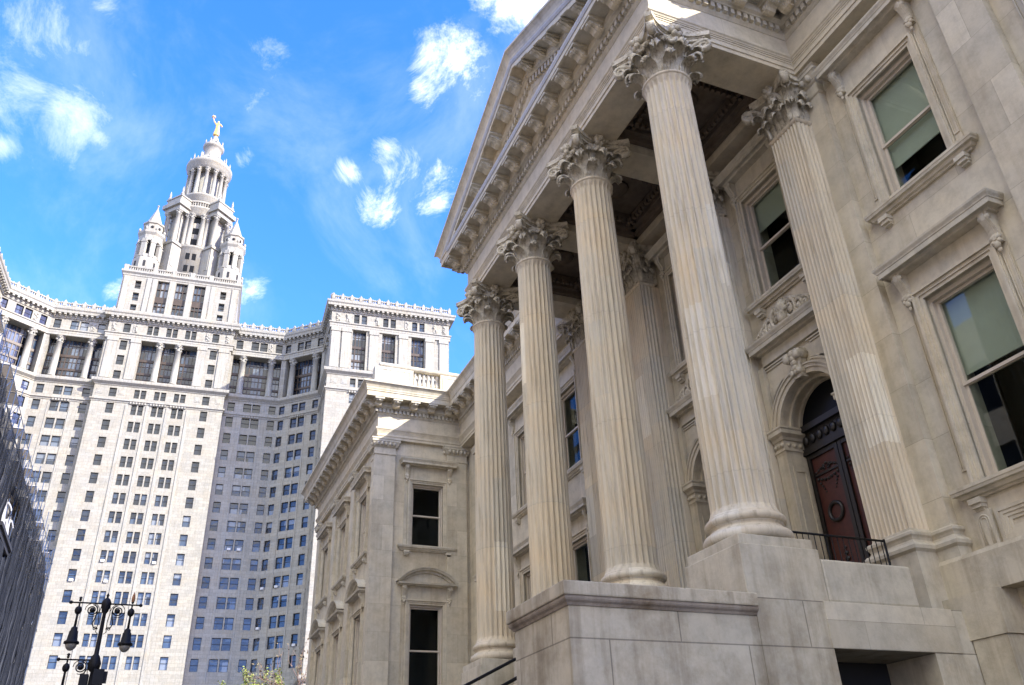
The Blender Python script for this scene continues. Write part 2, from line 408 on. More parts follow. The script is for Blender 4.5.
front = [(8.84, -7.09), (19.12, -7.09)]
for path, m0 in (([EPATH[0], EPATH[1]], .55), ([EPATH[1], EPATH[2]], .0), (front, -.12), ([EPATH[3], EPATH[4]], .0), ([EPATH[4], EPATH[5]], .55), ([EPATH[5], EPATH[6]], .0), ([EPATH[6], EPATH[7]], -.12)):
    lo = .62 if m0 == 0 else m0
    a, b = Vector(path[0]), Vector(path[1]); d = b - a; Ln = d.length; d.normalize(); nrm = Vector((-d.y, d.x))
    s0, s1 = (.62, Ln + .12) if m0 == 0 and path[0] in (EPATH[1], EPATH[5]) else ((-.12, Ln - .62) if m0 == 0 else (m0, Ln - m0))
    n = round((s1 - s0) / .735)
    for k in range(n + 1):
        p = a + d * (s0 + (s1 - s0) * k / n) + nrm * .25
        if p.x > 4.5: inst('modillion', MODM, CH, (p.x, p.y, 16.272), math.atan2(d.y, d.x))
    s0, s1 = (.3, Ln + .15) if m0 == 0 and path[0] in (EPATH[1], EPATH[5]) else ((-.15, Ln - .3) if m0 == 0 else ((.3, Ln - .3) if m0 > 0 else (-.15, Ln + .15)))
    n = round((s1 - s0) / .158)
    tooth = MB().box(-.047, .047, 0, .082, 15.855, 15.995)
    dd = MB()
    for k in range(n + 1): place(dd, tooth, a + d * (s0 + (s1 - s0) * k / n) + nrm * .083, d, nrm)
    dd.build('dentil_course', M_TRIM, CH)

# ---- pediment
XC, HL, YF, SL = 13.98, 5.14, -7.09, .435
def rake(mb, prof, x_in=0.0):
    for sg in (-1, 1):
        rows = []
        for o, z in prof:
            e = HL + o
            rows.append(((XC + sg * x_in, YF + o, z + SL * (HL - x_in)), (XC + sg * e, YF + o, z + SL * (HL - e))))
        k = len(rows)
        vs = [r[0] for r in rows] + [r[1] for r in rows]
        fs = [(i, (i + 1) % k, k + (i + 1) % k, k + i) for i in range(k)] + [tuple(range(k, 2 * k))]
        mb.add(vs, fs)
ped = empty('pediment'); ped.parent = CH
off = .12
up = lambda pr, dz: [(o, z + dz) for o, z in pr]
rb_ = MB(); rake(rb_, up([(-.5, 15.72), (.02, 15.72), (.03, 15.80), (.03, 15.86), (.06, 15.90), (.09, 15.98), (.09, 16.19), (.18, 16.195), (.21, 16.23), (.25, 16.25), (.25, 16.42), (-.5, 16.42)], off)); rb_.build('raking_bed_moulding', M_TRIM, ped)
rk = MB(); rake(rk, up([(-.5, 16.421), (.27, 16.421), (.27, 16.45), (.56, 16.45), (.56, 16.42), (.62, 16.42), (.625, 16.60), (.66, 16.62), (.66, 16.66), (-.5, 16.68)], off)); rk.build('raking_corona', M_TRIM, ped)
rc = MB(); rake(rc, up([(-.5, 16.681), (.65, 16.665), (.67, 16.70), (.68, 16.76), (.72, 16.85), (.77, 16.91), (.81, 16.94), (.81, 17.01), (-.5, 17.06)], off)); rc.build('raking_cyma', M_TRIM, ped)
rm, rd_ = MB(), MB()
for sg in (-1, 1):
    M0 = MOD
    n = 6
    for k in range(n + 1):
        xx = .38 + (4.72 - .34) * k / n
        sh = MB(); sh.v = [(v[0], v[1], v[2] * .68 - sg * SL * v[0]) for v in M0.v]; sh.f = M0.f; sh.sm = M0.sm
        if k == 0: rmm = sh.mesh('raking_modillion', M_TRIM)
        inst('raking_modillion', rmm, ped, (XC + sg * xx, YF + .25, 16.42 + off + SL * (HL - xx)))
    for k in range(27):
        xx = .1 + .178 * k
        t = MB().box(-.05, .05, 0, .085, 16.0, 16.185)
        t.v = [(v[0], v[1], v[2] - sg * SL * v[0]) for v in t.v]
        rd_.merge(t, Matrix.Translation((XC + sg * xx, YF + .088, off + SL * (HL - xx))))
rd_.build('raking_dentils', M_TRIM, ped)
MB().ext([(XC - HL - .3, YF - .02, 16.54), (XC + HL + .3, YF - .02, 16.54), (XC, YF - .02, 16.54 + SL * (HL + .3))], (0, -.3, 0)).build('tympanum', M_ENT, ped)
MB().ext([(XC - 5.9, YF - .35, 16.60), (XC + 5.9, YF - .35, 16.60), (XC, YF - .35, 19.36)], (0, -9, 0)).build('portico_roof', M_TRIM, ped)

# lead flashing dressed over the drip edges
M_LEAD = plain('lead_flashing', (.40, .39, .37), rough=.65, metal=0.0, noise=.15)
MB().sweep([(.646, 16.40), (.660, 16.40), (.684, 16.475), (.684, 16.53), (.66, 16.535)], [(8.84 - .03, -7.09), (19.12 + .03, -7.09)]).build('flashing', M_LEAD, ped)
fl_ = MB(); rake(fl_, up([(.626, 16.545), (.640, 16.545), (.674, 16.615), (.674, 16.672), (.626, 16.672)], off)); fl_.build('flashing', M_LEAD, ped)
# ---- portico ceiling
ce = MB()
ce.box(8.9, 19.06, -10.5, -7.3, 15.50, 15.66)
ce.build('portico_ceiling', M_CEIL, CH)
bm_ = MB()
for i in (1, 2):
    x = CX0 + CDX * i
    bm_.box(x - .40, x + .40, -10.60, -7.95, 14.803, 15.5)
bm_.box(9.68, 18.28, -10.86, -10.40, 14.806, 15.5)
bm_.build('ceiling_beams', M_ENT, CH)
cf = MB()
for i in range(3):
    xa = (9.70 if i == 0 else CX0 + CDX * i + .41); xb = (18.27 if i == 2 else CX0 + CDX * (i + 1) - .41)
    y0, y1 = -10.39, -7.94
    for q, (w, za, zb) in enumerate(((.12, 15.02, 15.49), (.24, 15.16, 15.485), (.36, 15.30, 15.48))):
        cf.box(xa, xb, y0 + (w - .12), y0 + w, za, zb); cf.box(xa, xb, y1 - w, y1 - (w - .12), za, zb)
        cf.box(xa + (w - .12), xa + w, y0, y1, za, zb - .004); cf.box(xb - w, xb - (w - .12), y0, y1, za, zb - .004)
    for k in range(14):
        yy = y0 + .3 + (y1 - y0 - .6) * k / 13
        for xx in (xa + .36, xb - .44): cf.box(xx, xx + .08, yy - .045, yy + .045, 15.17, 15.29)
    for k in range(12):
        xx = xa + .3 + (xb - xa - .6) * k / 11
        for yy in (y0 + .36, y1 - .44): cf.box(xx - .045, xx + .045, yy, yy + .08, 15.17, 15.288)
    xm, ym = (xa + xb) / 2, (y0 + y1) / 2
    cf.lathe([(.34, 15.49), (.3, 15.43), (.22, 15.42), (.16, 15.36), (.02, 15.34)], 12, (xm, ym))
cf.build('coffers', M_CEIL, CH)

# ---- Corinthian order
def leaf(mb, p, nrm, H, W, curl=1.0, rc=None):
    """acanthus leaf: lobed edge, hollow midrib, tip rolled outward; p foot, nrm outward"""
    tn = Vector((-nrm[1], nrm[0]))
    st = [(0, 0, 1), (.012, .22, 1), (.02, .45, 1), (.035, .66, .98), (.075, .84, .92), (.135, .965, .85), (.195, .99, .74), (.235, .93, .6), (.245, .85, .42), (.225, .79, .16)]
    NS = 8
    g = []
    for i, (o, z, w) in enumerate(st):
        t = i / (len(st) - 1)
        row = []
        for j in range(NS + 1):
            s = j / NS * 2 - 1
            lob = .80 + .20 * abs(math.sin(t * PI * 3.3 + .4)) if abs(s) > .7 else 1
            ww = W * w * lob * s
            oo = o * curl - .05 * W / .2 * (1 - abs(s)) ** 2 * .6 + .020 * math.cos(s * PI * 4)
            zz = z * H - abs(s) ** 2 * H * .07 * (1 + 2 * t)
            if rc: oo -= (ww * ww) / (2 * rc)
            q = Vector((p[0], p[1])) + Vector((nrm[0], nrm[1])) * oo + tn * ww
            row.append((q.x, q.y, zz))
        g.append(row)
    th = .022
    n0 = len(g); k = NS + 1
    vs = [q for r in g for q in r] + [(q[0] - nrm[0] * th, q[1] - nrm[1] * th, q[2] - (.02 if i > 5 else 0)) for i, r in enumerate(g) for q in r]
    fs = []
    off_ = n0 * k
    for i in range(n0 - 1):
        for j in range(NS):
            a = i * k + j
            fs += [(a, a + 1, a + k + 1, a + k), (off_ + a, off_ + a + k, off_ + a + k + 1, off_ + a + 1)]
        fs += [(i * k, i * k + k, off_ + i * k + k, off_ + i * k), (i * k + NS, off_ + i * k + NS, off_ + i * k + k + NS, i * k + k + NS)]
    for j in range(NS):
        a = (n0 - 1) * k + j; fs.append((a, a + 1, off_ + a + 1, off_ + a))
    mb.add([(v[0], v[1], p[2] + v[2] if len(p) > 2 else v[2]) for v in vs], fs, True)

def volute(mb, p, nrm, z0, z1, R, reach, wid=.085):
    """stem that climbs from the bell and rolls into a spiral under the abacus corner"""
    tn = Vector((-nrm[1], nrm[0]))
    pts = []
    for i in range(7):
        t = i / 6; pts.append((reach * (t ** 1.9) * .80, z0 + (z1 - z0) * (1 - (1 - t) ** 1.5)))
    cx, cz = pts[-1][0], pts[-1][1] - R
    for i in range(1, 22):
        a = PI / 2 - i / 21 * 3.4 * PI; r = R * (1 - .78 * i / 21)
        pts.append((cx + r * math.cos(a), cz + r * math.sin(a)))
    th = .030
    for i in range(len(pts) - 1):
        pass
    L_, Rr = [], []
    V = [Vector(q) for q in pts]
    vs = []
    for i, q in enumerate(V):
        d = (V[min(i + 1, len(V) - 1)] - V[max(0, i - 1)]).normalized(); nn = Vector((-d.y, d.x))
        w = wid * (1.0 if i < 6 else .95 - .25 * (i - 6) / 22)
        for o_, zz in ((q + nn * th), (q - nn * th)):
            for sgn in (-1, 1):
                h = Vector((p[0], p[1])) + Vector((nrm[0], nrm[1])) * o_ + tn * (w * sgn)
                vs.append((h.x, h.y, zz))
    fs = []
    for i in range(len(V) - 1):
        a = i * 4; b = a + 4
        fs += [(a, a + 1, b + 1, b), (a + 2, b + 2, b + 3, a + 3), (a, b, b + 2, a + 2), (a + 1, a + 3, b + 3, b + 1)]
    mb.add(vs, fs, True)

def fleuron(mb, p, nrm, z, r=.13):
    tn = Vector((-nrm[1], nrm[0]))
    for i in range(6):
        a = i * PI / 3
        c = Vector((p[0], p[1])) + tn * (math.cos(a) * r * .55)
        mb.ball((c.x, c.y, z + math.sin(a) * r * .6), r * .45, 6)
    c = Vector((p[0], p[1])) + Vector((nrm[0], nrm[1])) * r * .5
    mb.ball((c.x, c.y, z), r * .42, 6)

def abacus(mb, hx, hy, z0, cut=.11, dip=.17):
    """concave-sided slab with clipped corners, in three steps"""
    def outline(k):
        pts = []
        for q in range(4):
            ex, ey = ((1, 1), (-1, 1), (-1, -1), (1, -1))[q]; fx, fy = ((-1, 1), (-1, -1), (1, -1), (1, 1))[q]
            A = Vector((ex * hx, ey * hy)); B = Vector((fx * hx, fy * hy)); d = (B - A); Ln = d.length; d.normalize()
            inn = Vector((-d.y, d.x))
            for i in range(13):
                t = i / 12; s = cut + (Ln - 2 * cut) * t
                off2 = dip * (1 - (2 * t - 1) ** 2) ** 1.0
                pp = A + d * s + inn * off2 * (Ln / 1.3)
                pts.append((pp.x * k, pp.y * k))
        return pts
    for k, za, zb in ((.86, z0, z0 + .06), (.91, z0 + .06, z0 + .085), (1.0, z0 + .085, z0 + .20)):
        mb.ext([(a, b, za) for a, b in outline(k)], (0, 0, zb - za))

def column_capital():
    b = MB(); R = .40
    b.lathe([(R * .90, 0), (R * .86, .35), (R * .9, .6), (R * 1.05, .8), (R * 1.25, .87), (R * 1.3, .90)], 32)
    for i in range(8):
        a = PI / 8 + i * PI / 4; n = (math.cos(a), math.sin(a)); leaf(b, (n[0] * R, n[1] * R, .0), n, .40, .140, 1.2, R)
    for i in range(8):
        a = i * PI / 4; n = (math.cos(a), math.sin(a)); leaf(b, (n[0] * R, n[1] * R, .02), n, .67, .150, 1.45, R)
    for i in range(4):
        a = PI / 4 + i * PI / 2; n = (math.cos(a), math.sin(a))
        leaf(b, (n[0] * (R + .03), n[1] * (R + .03), .30), n, .54, .14, 1.5, R)
        volute(b, (n[0] * R, n[1] * R), n, .48, .895, .12, .54, .08)
        for da in (-.30, .30):
            m_ = (math.cos(a + da), math.sin(a + da)); leaf(b, (m_[0] * (R + .02), m_[1] * (R + .02), .42), m_, .34, .085, .9, R)
        f = i * PI / 2; nf = (math.cos(f), math.sin(f)); tf = (-nf[1], nf[0])
        for sg in (-1, 1):
            c = (nf[0] * .50 + tf[0] * .11 * sg, nf[1] * .50 + tf[1] * .11 * sg)
            volute(b, (nf[0] * (R - .02) + tf[0] * .19 * sg, nf[1] * (R - .02) + tf[1] * .19 * sg), (-sg * tf[0] * .8 + nf[0] * .6, -sg * tf[1] * .8 + nf[1] * .6), .52, .90, .075, .20, .045)
        fleuron(b, (nf[0] * .56, nf[1] * .56), nf, 1.0, .155)
    abacus(b, .74, .74, .90, cut=.10, dip=.21)
    return b.mesh('capital', M_CARVE)

def pier_capital():
    """engaged capital: origin at the west front arris line's centre; front looks along +y, half width .38, depth .42"""
    b = MB(); hx, dy = .37, .40
    b.box(-hx, hx, -dy - .2, 0, 0, .9)
    fr = [(-hx, .0), (hx, .0)]
    for x in (-.26, 0, .26): leaf(b, (x, 0, 0), (0, 1), .40, .125, .9)
    for x in (-.13, .13): leaf(b, (x, 0, .02), (0, 1), .66, .13, 1.1)
    for sx in (-1, 1):
        for y in (-.14, -.34): leaf(b, (sx * hx, y, 0), (sx, 0), .40, .10, .7)
        leaf(b, (sx * hx, -.24, .02), (sx, 0), .66, .12, .8)
        n = Vector((sx, 1)).normalized()
        leaf(b, (sx * hx * .98, -.01, 0), n, .42, .12, .9); leaf(b, (sx * hx * .98, -.01, .28), n, .52, .12, 1.15)
        volute(b, (sx * (hx - .03), -.03), n, .48, .895, .12, .46, .08)
        volute(b, (sx * .17, -.01), (-sx * .8, .6), .52, .90, .075, .18, .045)
    leaf(b, (-.37, -.01, .0), (-.7, .7), .4, .1, .8)
    fleuron(b, (0, .14), (0, 1), 1.0, .15)
    # three-sided abacus
    pts = [(-hx - .22, -dy - .2)]
    for i in range(5): pts.append((-hx - .22 + .10 * math.sin(PI * i / 4) , -dy - .05 + (dy + .16) * i / 4))
    for i in range(9):
        t = i / 8; pts.append((-hx - .14 + (2 * hx + .28) * t, .22 - .13 * math.sin(PI * t)))
    for i in range(5): pts.append((hx + .22 - .10 * math.sin(PI * i / 4), .11 - (dy + .16) * i / 4))
    pts.append((hx + .22, -dy - .2))
    for k, za, zb in ((.90, .90, .97), (1.0, .97, 1.10)):
        b.ext([(x * k, y * k, za) for x, y in pts], (0, 0, zb - za))
    return b.mesh('capital', M_CARVE)

def shaft_mesh():
    b = MB(); nf, per = 24, 8
    z0, z1 = ZP + .42, ZA - .03
    H = z1 - z0
    rings = []
    zs = [0, .012, .03, .05] + [.05 + .9 * i / 14 for i in range(1, 14)] + [.95, .97, .985, 1]
    for t in zs:
        R = .455 - .045 * (t ** 1.7)
        e = min(t, 1 - t) * H
        dep = .048 * min(1, max(0, (e - .05) / .10)) ** .5 if e > .05 else 0
        row = []
        for i in range(nf * per):
            u = (i % per) / per
            if u < .18: r = R
            else: r = R - dep * math.sin(PI * (u - .18) / .82) ** .7
            if e < .03: r = R + .035 * (1 - e / .03)
            a = 2 * PI * (i / (nf * per)); row.append((r * math.cos(a), r * math.sin(a), z0 + t * H))
        rings.append(row)
    n = nf * per
    vs = [q for r in rings for q in r]; fs = []
    for i in range(len(rings) - 1):
        for j in range(n):
            k = (j + 1) % n; fs.append((i * n + j, i * n + k, (i + 1) * n + k, (i + 1) * n + j))
    b.add(vs, fs, False)
    def tor(zc, r0, h): return [(r0 + h * math.cos(a), zc + h * math.sin(a)) for a in [(-PI / 2 + PI * i / 8) for i in range(9)]]
    b.lathe([(.40, z1)] + tor(z1 + .035, .435, .036) + [(.40, z1 + .075)], 48)
    return b.mesh('column', M_COL)

def base_mesh():
    b = MB()
    def tor(zc, r0, h, sq=1): return [(r0 + h * sq * math.cos(a), zc + h * math.sin(a)) for a in [(-PI / 2 + PI * i / 10) for i in range(11)]]
    pr = [(.3, ZP + .001)] + tor(ZP + .085, .535, .084) + [(.535, ZP + .19), (.515, ZP + .20), (.49, ZP + .225), (.495, ZP + .25), (.52, ZP + .265)] + tor(ZP + .325, .505, .058) + [(.505, ZP + .40), (.49, ZP + .425), (.3, ZP + .425)]
    b.lathe(pr, 56)
    return b.mesh('base', M_COL)

SH, BA, CA = shaft_mesh(), base_mesh(), column_capital()
for i in range(4):
    x = CX0 + CDX * i
    c = inst('column', SH, CH, (x, YC, 0), rz=.13 * i)
    inst('base', BA, c)
    inst('capital', CA, c, (0, 0, ZA), rz=-.13 * i)
    p = MB()
    p.box(-.64, .64, -.64, .64, 4.0, ZP - .14); p.box(-.60, .60, -.60, .60, ZP - .14, ZP)
    p.build('pedestal', M_BLOCK, CH, (x + .02, YC + .02, 0), bevel=.012)

# antae behind the columns
def anta_shaft():
    hw, dp = .38, .40
    pts = []
    def flutes(a, b, n, nx, ny):
        A, B = Vector(a), Vector(b)
        for i in range(n):
            for u in (0, .2, .28, .42, .6, .78, .92, 1.0):
                t = (i + u) / n
                d_ = 0 if u <= .2 or u >= 1 else .026 * math.sin(PI * (u - .2) / .8) ** .6
                q = A + (B - A) * t; pts.append((q.x - nx * d_, q.y - ny * d_))
        pts.append((B.x, B.y))
    flutes((-hw, -dp), (-hw, 0), 4, -1, 0)
    pts.pop(); flutes((-hw, 0), (hw, 0), 9, 0, 1)
    pts.pop(); flutes((hw, 0), (hw, -dp), 4, 1, 0)
    pts += [(hw, -dp - .2), (-hw, -dp - .2)]
    b = MB(); b.ext([(x, y, 5.30) for x, y in pts], (0, 0, ZA - .10 - 5.30))
    b.sweep([(-.2, ZA - .1), (.0, ZA - .1), (.02, ZA - .08), (.035, ZA - .05), (.02, ZA - .02), (.0, ZA), (-.2, ZA)], [(-hw, -dp - .05), (-hw, 0), (hw, 0), (hw, -dp - .05)])
    return b
def pier_base(hw, dp, z0=4.0):
    b = MB()
    pr = [(-.3, z0), (.09, z0), (.09, 4.93), (.10, 4.94), (.135, 4.97), (.14, 5.02), (.10, 5.07), (.06, 5.08), (.045, 5.12), (.06, 5.16), (.085, 5.19), (.085, 5.23), (.05, 5.26), (.01, 5.27), (.0, 5.31), (-.3, 5.31)]
    b.sweep(pr, [(-hw, -dp - .1), (-hw, 0), (hw, 0), (hw, -dp - .1)])
    return b
ASH = anta_shaft().mesh('anta', M_COL); ACA = pier_capital(); ABA = pier_base(.38, .40).mesh('base', M_TRIM)
for i in range(4):
    x = 9.37 + 3.08 * i
    a = inst('anta', ASH, CH, (x, YA, 0)); inst('base', ABA, a); inst('capital', ACA, a, (0, 0, ZA))

# plain piers with egg-and-dart caps
def pier(parent, cx, cy, hw, dp, rz=0.0, z0=4.78, zc=14.14):
    b = MB(); b.box(-hw, hw, -dp - .1, 0, 5.3, zc)
    o = b.build('pier', M_WALL, parent, (cx, cy, 0), rz)
    pa = [(-hw, -dp - .05), (-hw, 0), (hw, 0), (hw, -dp - .05)]
    c = MB()
    c.sweep([(-.2, zc), (0, zc), (.03, zc + .02), (.035, zc + .06), (.005, zc + .08), (.005, zc + .30), (.02, zc + .31), (.05, zc + .34), (.05, zc + .36), (.06, zc + .365), (.13, zc + .50), (.15, zc + .51), (.15, zc + .58), (.17, zc + .60), (.17, zc + .655), (-.2, zc + .655)], pa)
    n = max(3, round(2 * hw / .155))
    for k in range(n):
        t = MB(); t.ball((-hw + (k + .5) * 2 * hw / n, .10, zc + .43), .085, 8, (.72, .8, 1.0)); c.merge(t)
    m_ = max(1, round(dp / .155))
    for sx in (-1, 1):
        for k in range(m_):
            c.merge(MB().ball((sx * (hw + .095), -dp + (k + .5) * dp / m_, zc + .43), .085, 8, (.8, .72, 1)))
    c.build('pier_cap', M_TRIM, o)
    bs = pier_base(hw, dp, z0); bs.build('pier_base', M_TRIM, o)
    return o
pier(CH, 9.10, YP, .50, .17)
pier(CH, 5.55, YP, .38, .17)
pier(CH, 2.15, YP, .38, .17)
pier(CH, 19.06, YP, .50, .17)
pier(CH, XW - .12, -7.425, .405, .12, rz=PI / 2)
pier(CH, XW - .12, -10.33, .40, .12, rz=PI / 2)
for x in (30.0, 33.55, 37.15, 40.8): pier(CH, x, YN + .12, .40 if x < 31 else .34, .12)

# ---- windows of the courthouse
def console(W=.15, H=.52, Dp=.2):
    b = MB()
    pr = [(0, 0), (Dp, 0), (Dp * 1.02, -.06), (Dp * .95, -.13), (Dp * .72, -.20), (Dp * .5, -.29), (Dp * .42, -.36), (Dp * .55, -.41), (Dp * .55, -.47), (Dp * .35, -.51), (0, -.52)]
    k = H / .52
    b.ext([(-W / 2, y, z * k) for y, z in pr], (W, 0, 0))
    b.ext([(-W * .2, y * 1.06 + .008, z * k) for y, z in pr[1:-1]] + [(-W * .2, .02, -.5 * k), (-W * .2, .02, -.01)], (W * .4, 0, 0))
    for z, r in ((-.08, .045), (-.43, .035)):
        t = MB().lathe([(.0, -W / 2 - .012), (r, -W / 2 - .012), (r, W / 2 + .012), (0, W / 2 + .012)], 10, cap=False)
        b.add([(v[2], Dp * (.85 if r > .04 else .45) + v[0], z * k + v[1]) for v in t.v], t.f, True)
    b.ball((0, Dp * .5, -.55 * k), .055, 6, (1, .8, 1.2)); b.ball((0, Dp * .4, -.63 * k), .035, 6, (1, .8, 1.4))
    for sx in (-.05, .05): b.ball((sx, Dp * .45, -.50 * k), .04, 6)
    return b
CONS = console()

def hood_profile(z, k=1.0):
    return [(-.2, z), (.05, z), (.05, z + .03), (.07, z + .05), (.14 * k, z + .055), (.14 * k, z + .035), (.165 * k, z + .035), (.167 * k, z + .12), (.18 * k, z + .13), (.185 * k, z + .15), (.21 * k, z + .19), (.215 * k, z + .2), (.22 * k, z + .235), (-.2, z + .275)]

def window(parent, cx, cy, rz, ho, zs, zt, zh, hood='flat', hw=.88, blind=0.0, rec=.22, strip=True, apron=False, light_frame=False):
    """window in a wall facing local +y. ho: half opening; zs/zt: sill top / head; zh: underside of the hood; hw: half width under the hood"""
    b = MB()
    # moulded architrave in three steps round the opening
    for a0, a1, y in ((.0, .06, .05), (.06, .12, .075), (.12, .165, .115), (.165, .18, .085)):
        b.box(-ho - a1, -ho - a0, -.02, y, zs, zt + a1); b.box(ho + a0, ho + a1, -.02, y, zs, zt + a1)
        b.box(-ho - a0, ho + a0, -.02, y - .0005, zt + a0, zt + a1)
    b.box(-ho - .185, ho + .185, -.02, .045, zt + .181, zh)
    if strip:
        for sx in (-1, 1):
            xa = sx * (ho + .185); xb = sx * hw
            b.box(min(xa, xb), max(xa, xb), -.02, .035, zs, zh)
            m_ = (xa + xb) / 2
            b.box(m_ - .05, m_ - .03, .0, .055, zs + .25, zh - .7); b.box(m_ + .03, m_ + .05, .0, .055, zs + .25, zh - .7)
            b.box(m_ - .0299, m_ + .0299, .0, .0545, zs + .25, zs + .28)
    o = b.build('window', M_TRIM, parent, (cx, cy, 0), rz)
    h = MB()
    for sx in (-1, 1):
        h.merge(CONS, Matrix.Translation((sx * (hw - .075), .03, zh)))
    pth = [(-hw, -.05), (-hw, .17), (hw, .17), (hw, -.05)]
    if hood == 'flat':
        h.sweep(hood_profile(zh), pth)
    elif hood == 'arch':
        h.sweep([(-.2, zh), (.05, zh), (.07, zh + .03), (.15, zh + .035), (.17, zh + .10), (-.2, zh + .105)], pth)
        # segmental pediment: bowed cornice over a recessed tympanum
        W = hw + .17; rise = .50; R = (W * W + rise * rise) / (2 * rise); zc = zh + .105 + rise - R
        a_ = math.asin(W / R); n = 22
        pr = [(-.12, .0), (-.12, .10), (-.05, .105), (-.035, .22), (.0, .24), (.03, .27), (.06, .28), (.06, 0)]
        vs, k = [], len(pr)
        for i in range(n + 1):
            a = -a_ + 2 * a_ * i / n
            for r, y in pr: vs.append(((R + r) * math.sin(a), y + .07 if y > 0 else -.05, max(zc + (R + r) * math.cos(a), zh + .106)))
        fs = [(i * k + q, i * k + (q + 1) % k, (i + 1) * k + (q + 1) % k, (i + 1) * k + q) for i in range(n) for q in range(k)] + [tuple(range(k)), tuple(n * k + q for q in reversed(range(k)))]
        h.add(vs, fs)
        arc = [((R - .1) * math.sin(a_ * (2 * i / n - 1)), max(zc + (R - .1) * math.cos(a_ * (2 * i / n - 1)), zh + .107)) for i in range(n + 1)]
        h.ext([(x, .10, z) for x, z in arc] + [(W * .9, .10, zh + .104), (-W * .9, .10, zh + .104)], (0, -.12, 0))
    elif hood == 'scroll':
        h.sweep(hood_profile(zh, 1.1), pth)
    h.build('hood', M_TRIM, o)
    s = MB(); sw = hw + .04
    sp = [(sw * 0 - .2, zs - .20), (.03, zs - .20), (.04, zs - .17), (.08, zs - .16), (.10, zs - .11), (.15, zs - .10), (.16, zs - .06), (.17, zs - .05), (.17, zs), (-.2, zs + .01)]
    s.sweep(sp, [(-sw, -.05), (-sw, .02), (sw, .02), (sw, -.05)])
    for sx in (-1, 1):
        x = sx * (hw - .12)
        s.box(x - .10, x + .10, -.02, .15, zs - .28, zs - .201); s.box(x - .085, x + .085, -.02, .12, zs - .34, zs - .28); s.box(x - .075, x + .075, -.02, .07, zs - .38, zs - .34)
    s.build('sill', M_TRIM, o)
    if apron:
        p = MB(); zb = apron
        for sx in (-1, 1):
            x = sx * (hw - .12)
            p.box(x - .14, x + .14, -.02, .06, zb, zs - .38)
            for r_ in (.085, .05):
                p.tube([(x - r_, .06, zb + .06)] + [(x + r_ * math.cos(PI - PI * q / 10), .06, zs - .53 + r_ * math.sin(PI * q / 10)) for q in range(11)] + [(x + r_, .06, zb + .06)], .014, 6)
        xi = hw - .32
        for q in range(4):
            a0 = q * .05; y = .06 - .014 * q; za, zc_ = zb + .02 + a0, zs - .42 - a0
            p.box(-xi + a0, -xi + a0 + .05, -.02, y, za, zc_); p.box(xi - a0 - .05, xi - a0, -.02, y, za, zc_)
            p.box(-xi + a0 + .05, xi - a0 - .05, -.02, y - .0004, za, za + .05); p.box(-xi + a0 + .05, xi - a0 - .05, -.02, y - .0004, zc_ - .05, zc_)
        p.build('apron_panel', M_TRIM, o)
    f = MB(); y0, y1 = -rec, -rec + .10
    f.box(-ho, -ho + .045, y0, y1 + .05, zs, zt); f.box(ho - .045, ho, y0, y1 + .05, zs, zt); f.box(-ho + .045, ho - .045, y0, y1 + .049, zt - .07, zt)
    zm = zs + (zt - zs) * .5
    for za, zb, yy in ((zm - .02, zt - .071, y1 - .02), (zs + .0, zm + .0199, y1 - .055)):
        f.box(-ho + .046, -ho + .10, y0, yy, za, zb); f.box(ho - .10, ho - .046, y0, yy, za, zb)
        f.box(-ho + .10, ho - .10, y0, yy - .001, zb - .05, zb); f.box(-ho + .10, ho - .10, y0, yy - .001, za, za + .05)
    f.build('sash', M_WOOD, o)
    gm = MB(); gm.box(-ho + .08, ho - .08, y0 + .02, y0 + .028, zs + .05, zt - .1); gm.build('glass', M_GLASS, o)
    rm_ = MB(); q0, q1 = y0 - .004, y0 - 1.3
    x0, x1 = -ho - .3, ho + .3
    rm_.add([(x0, q0, zs - .3), (x1, q0, zs - .3), (x1, q1, zs - .3), (x0, q1, zs - .3), (x0, q0, zt + .3), (x1, q0, zt + .3), (x1, q1, zt + .3), (x0, q1, zt + .3)], [(0, 1, 2, 3), (4, 5, 6, 7), (3, 2, 6, 7), (0, 3, 7, 4), (1, 2, 6, 5)])
    rm_.build('room', M_ROOM, o)
    if blind:
        bl = MB(); zb = zt - .05 - (zt - zs) * blind; bl.box(-ho + .05, ho - .05, y0 - .06, y0 - .05, zb, zt); bl.box(-ho + .05, ho - .05, y0 - .065, y0 - .045, zb - .03, zb - .001)
        bl.build('blind', M_BLIND, o)
    return o

# front wall of the main block (one plane behind everything), then its windows
HOLES = []
UPW = (.64, 10.86, 13.42)
LOW = (.64, 5.72, 8.86)
for cx in (7.30, 3.9, .5): HOLES += [(cx - .64, cx + .64, UPW[1], UPW[2]), (cx - .64, cx + .64, LOW[1], LOW[2])]
for cx in (20.72, 23.92, 27.12): HOLES += [(cx - .64, cx + .64, 10.62, 13.3), (cx - .64, cx + .64, 5.6, 8.55)]
BAY = [10.91, 13.99, 17.07]
for cx in BAY: HOLES += [(cx - .62, cx + .62, 11.0, 13.62), (cx - .95, cx + .95, 4.0, 9.1)]
HOLES.append((6.62, 7.82, .6, 3.45))
w = MB(); wall_grid(w, -14, XW + 1, -.3, 14.9, HOLES, YW, .55); w.build('wall', M_WALL, CH)
for cx, bl_u, bl_l in ((7.30, .66, .42), (3.9, .5, .5), (.5, .3, .6)):
    window(CH, cx, YW, 0, UPW[0], UPW[1], UPW[2], 14.22, hw=.95, blind=bl_u)
    window(CH, cx, YW, 0, LOW[0], LOW[1], LOW[2], 9.42, hw=.95, blind=bl_l, apron=4.80)
for cx, bl in ((20.72, .0), (23.92, .2), (27.12, .4)):
    window(CH, cx, YW, 0, .64, 10.62, 13.3, 14.02, hw=.96, blind=bl)
    window(CH, cx, YW, 0, .64, 5.6, 8.55, 9.15, hw=.96, blind=bl)

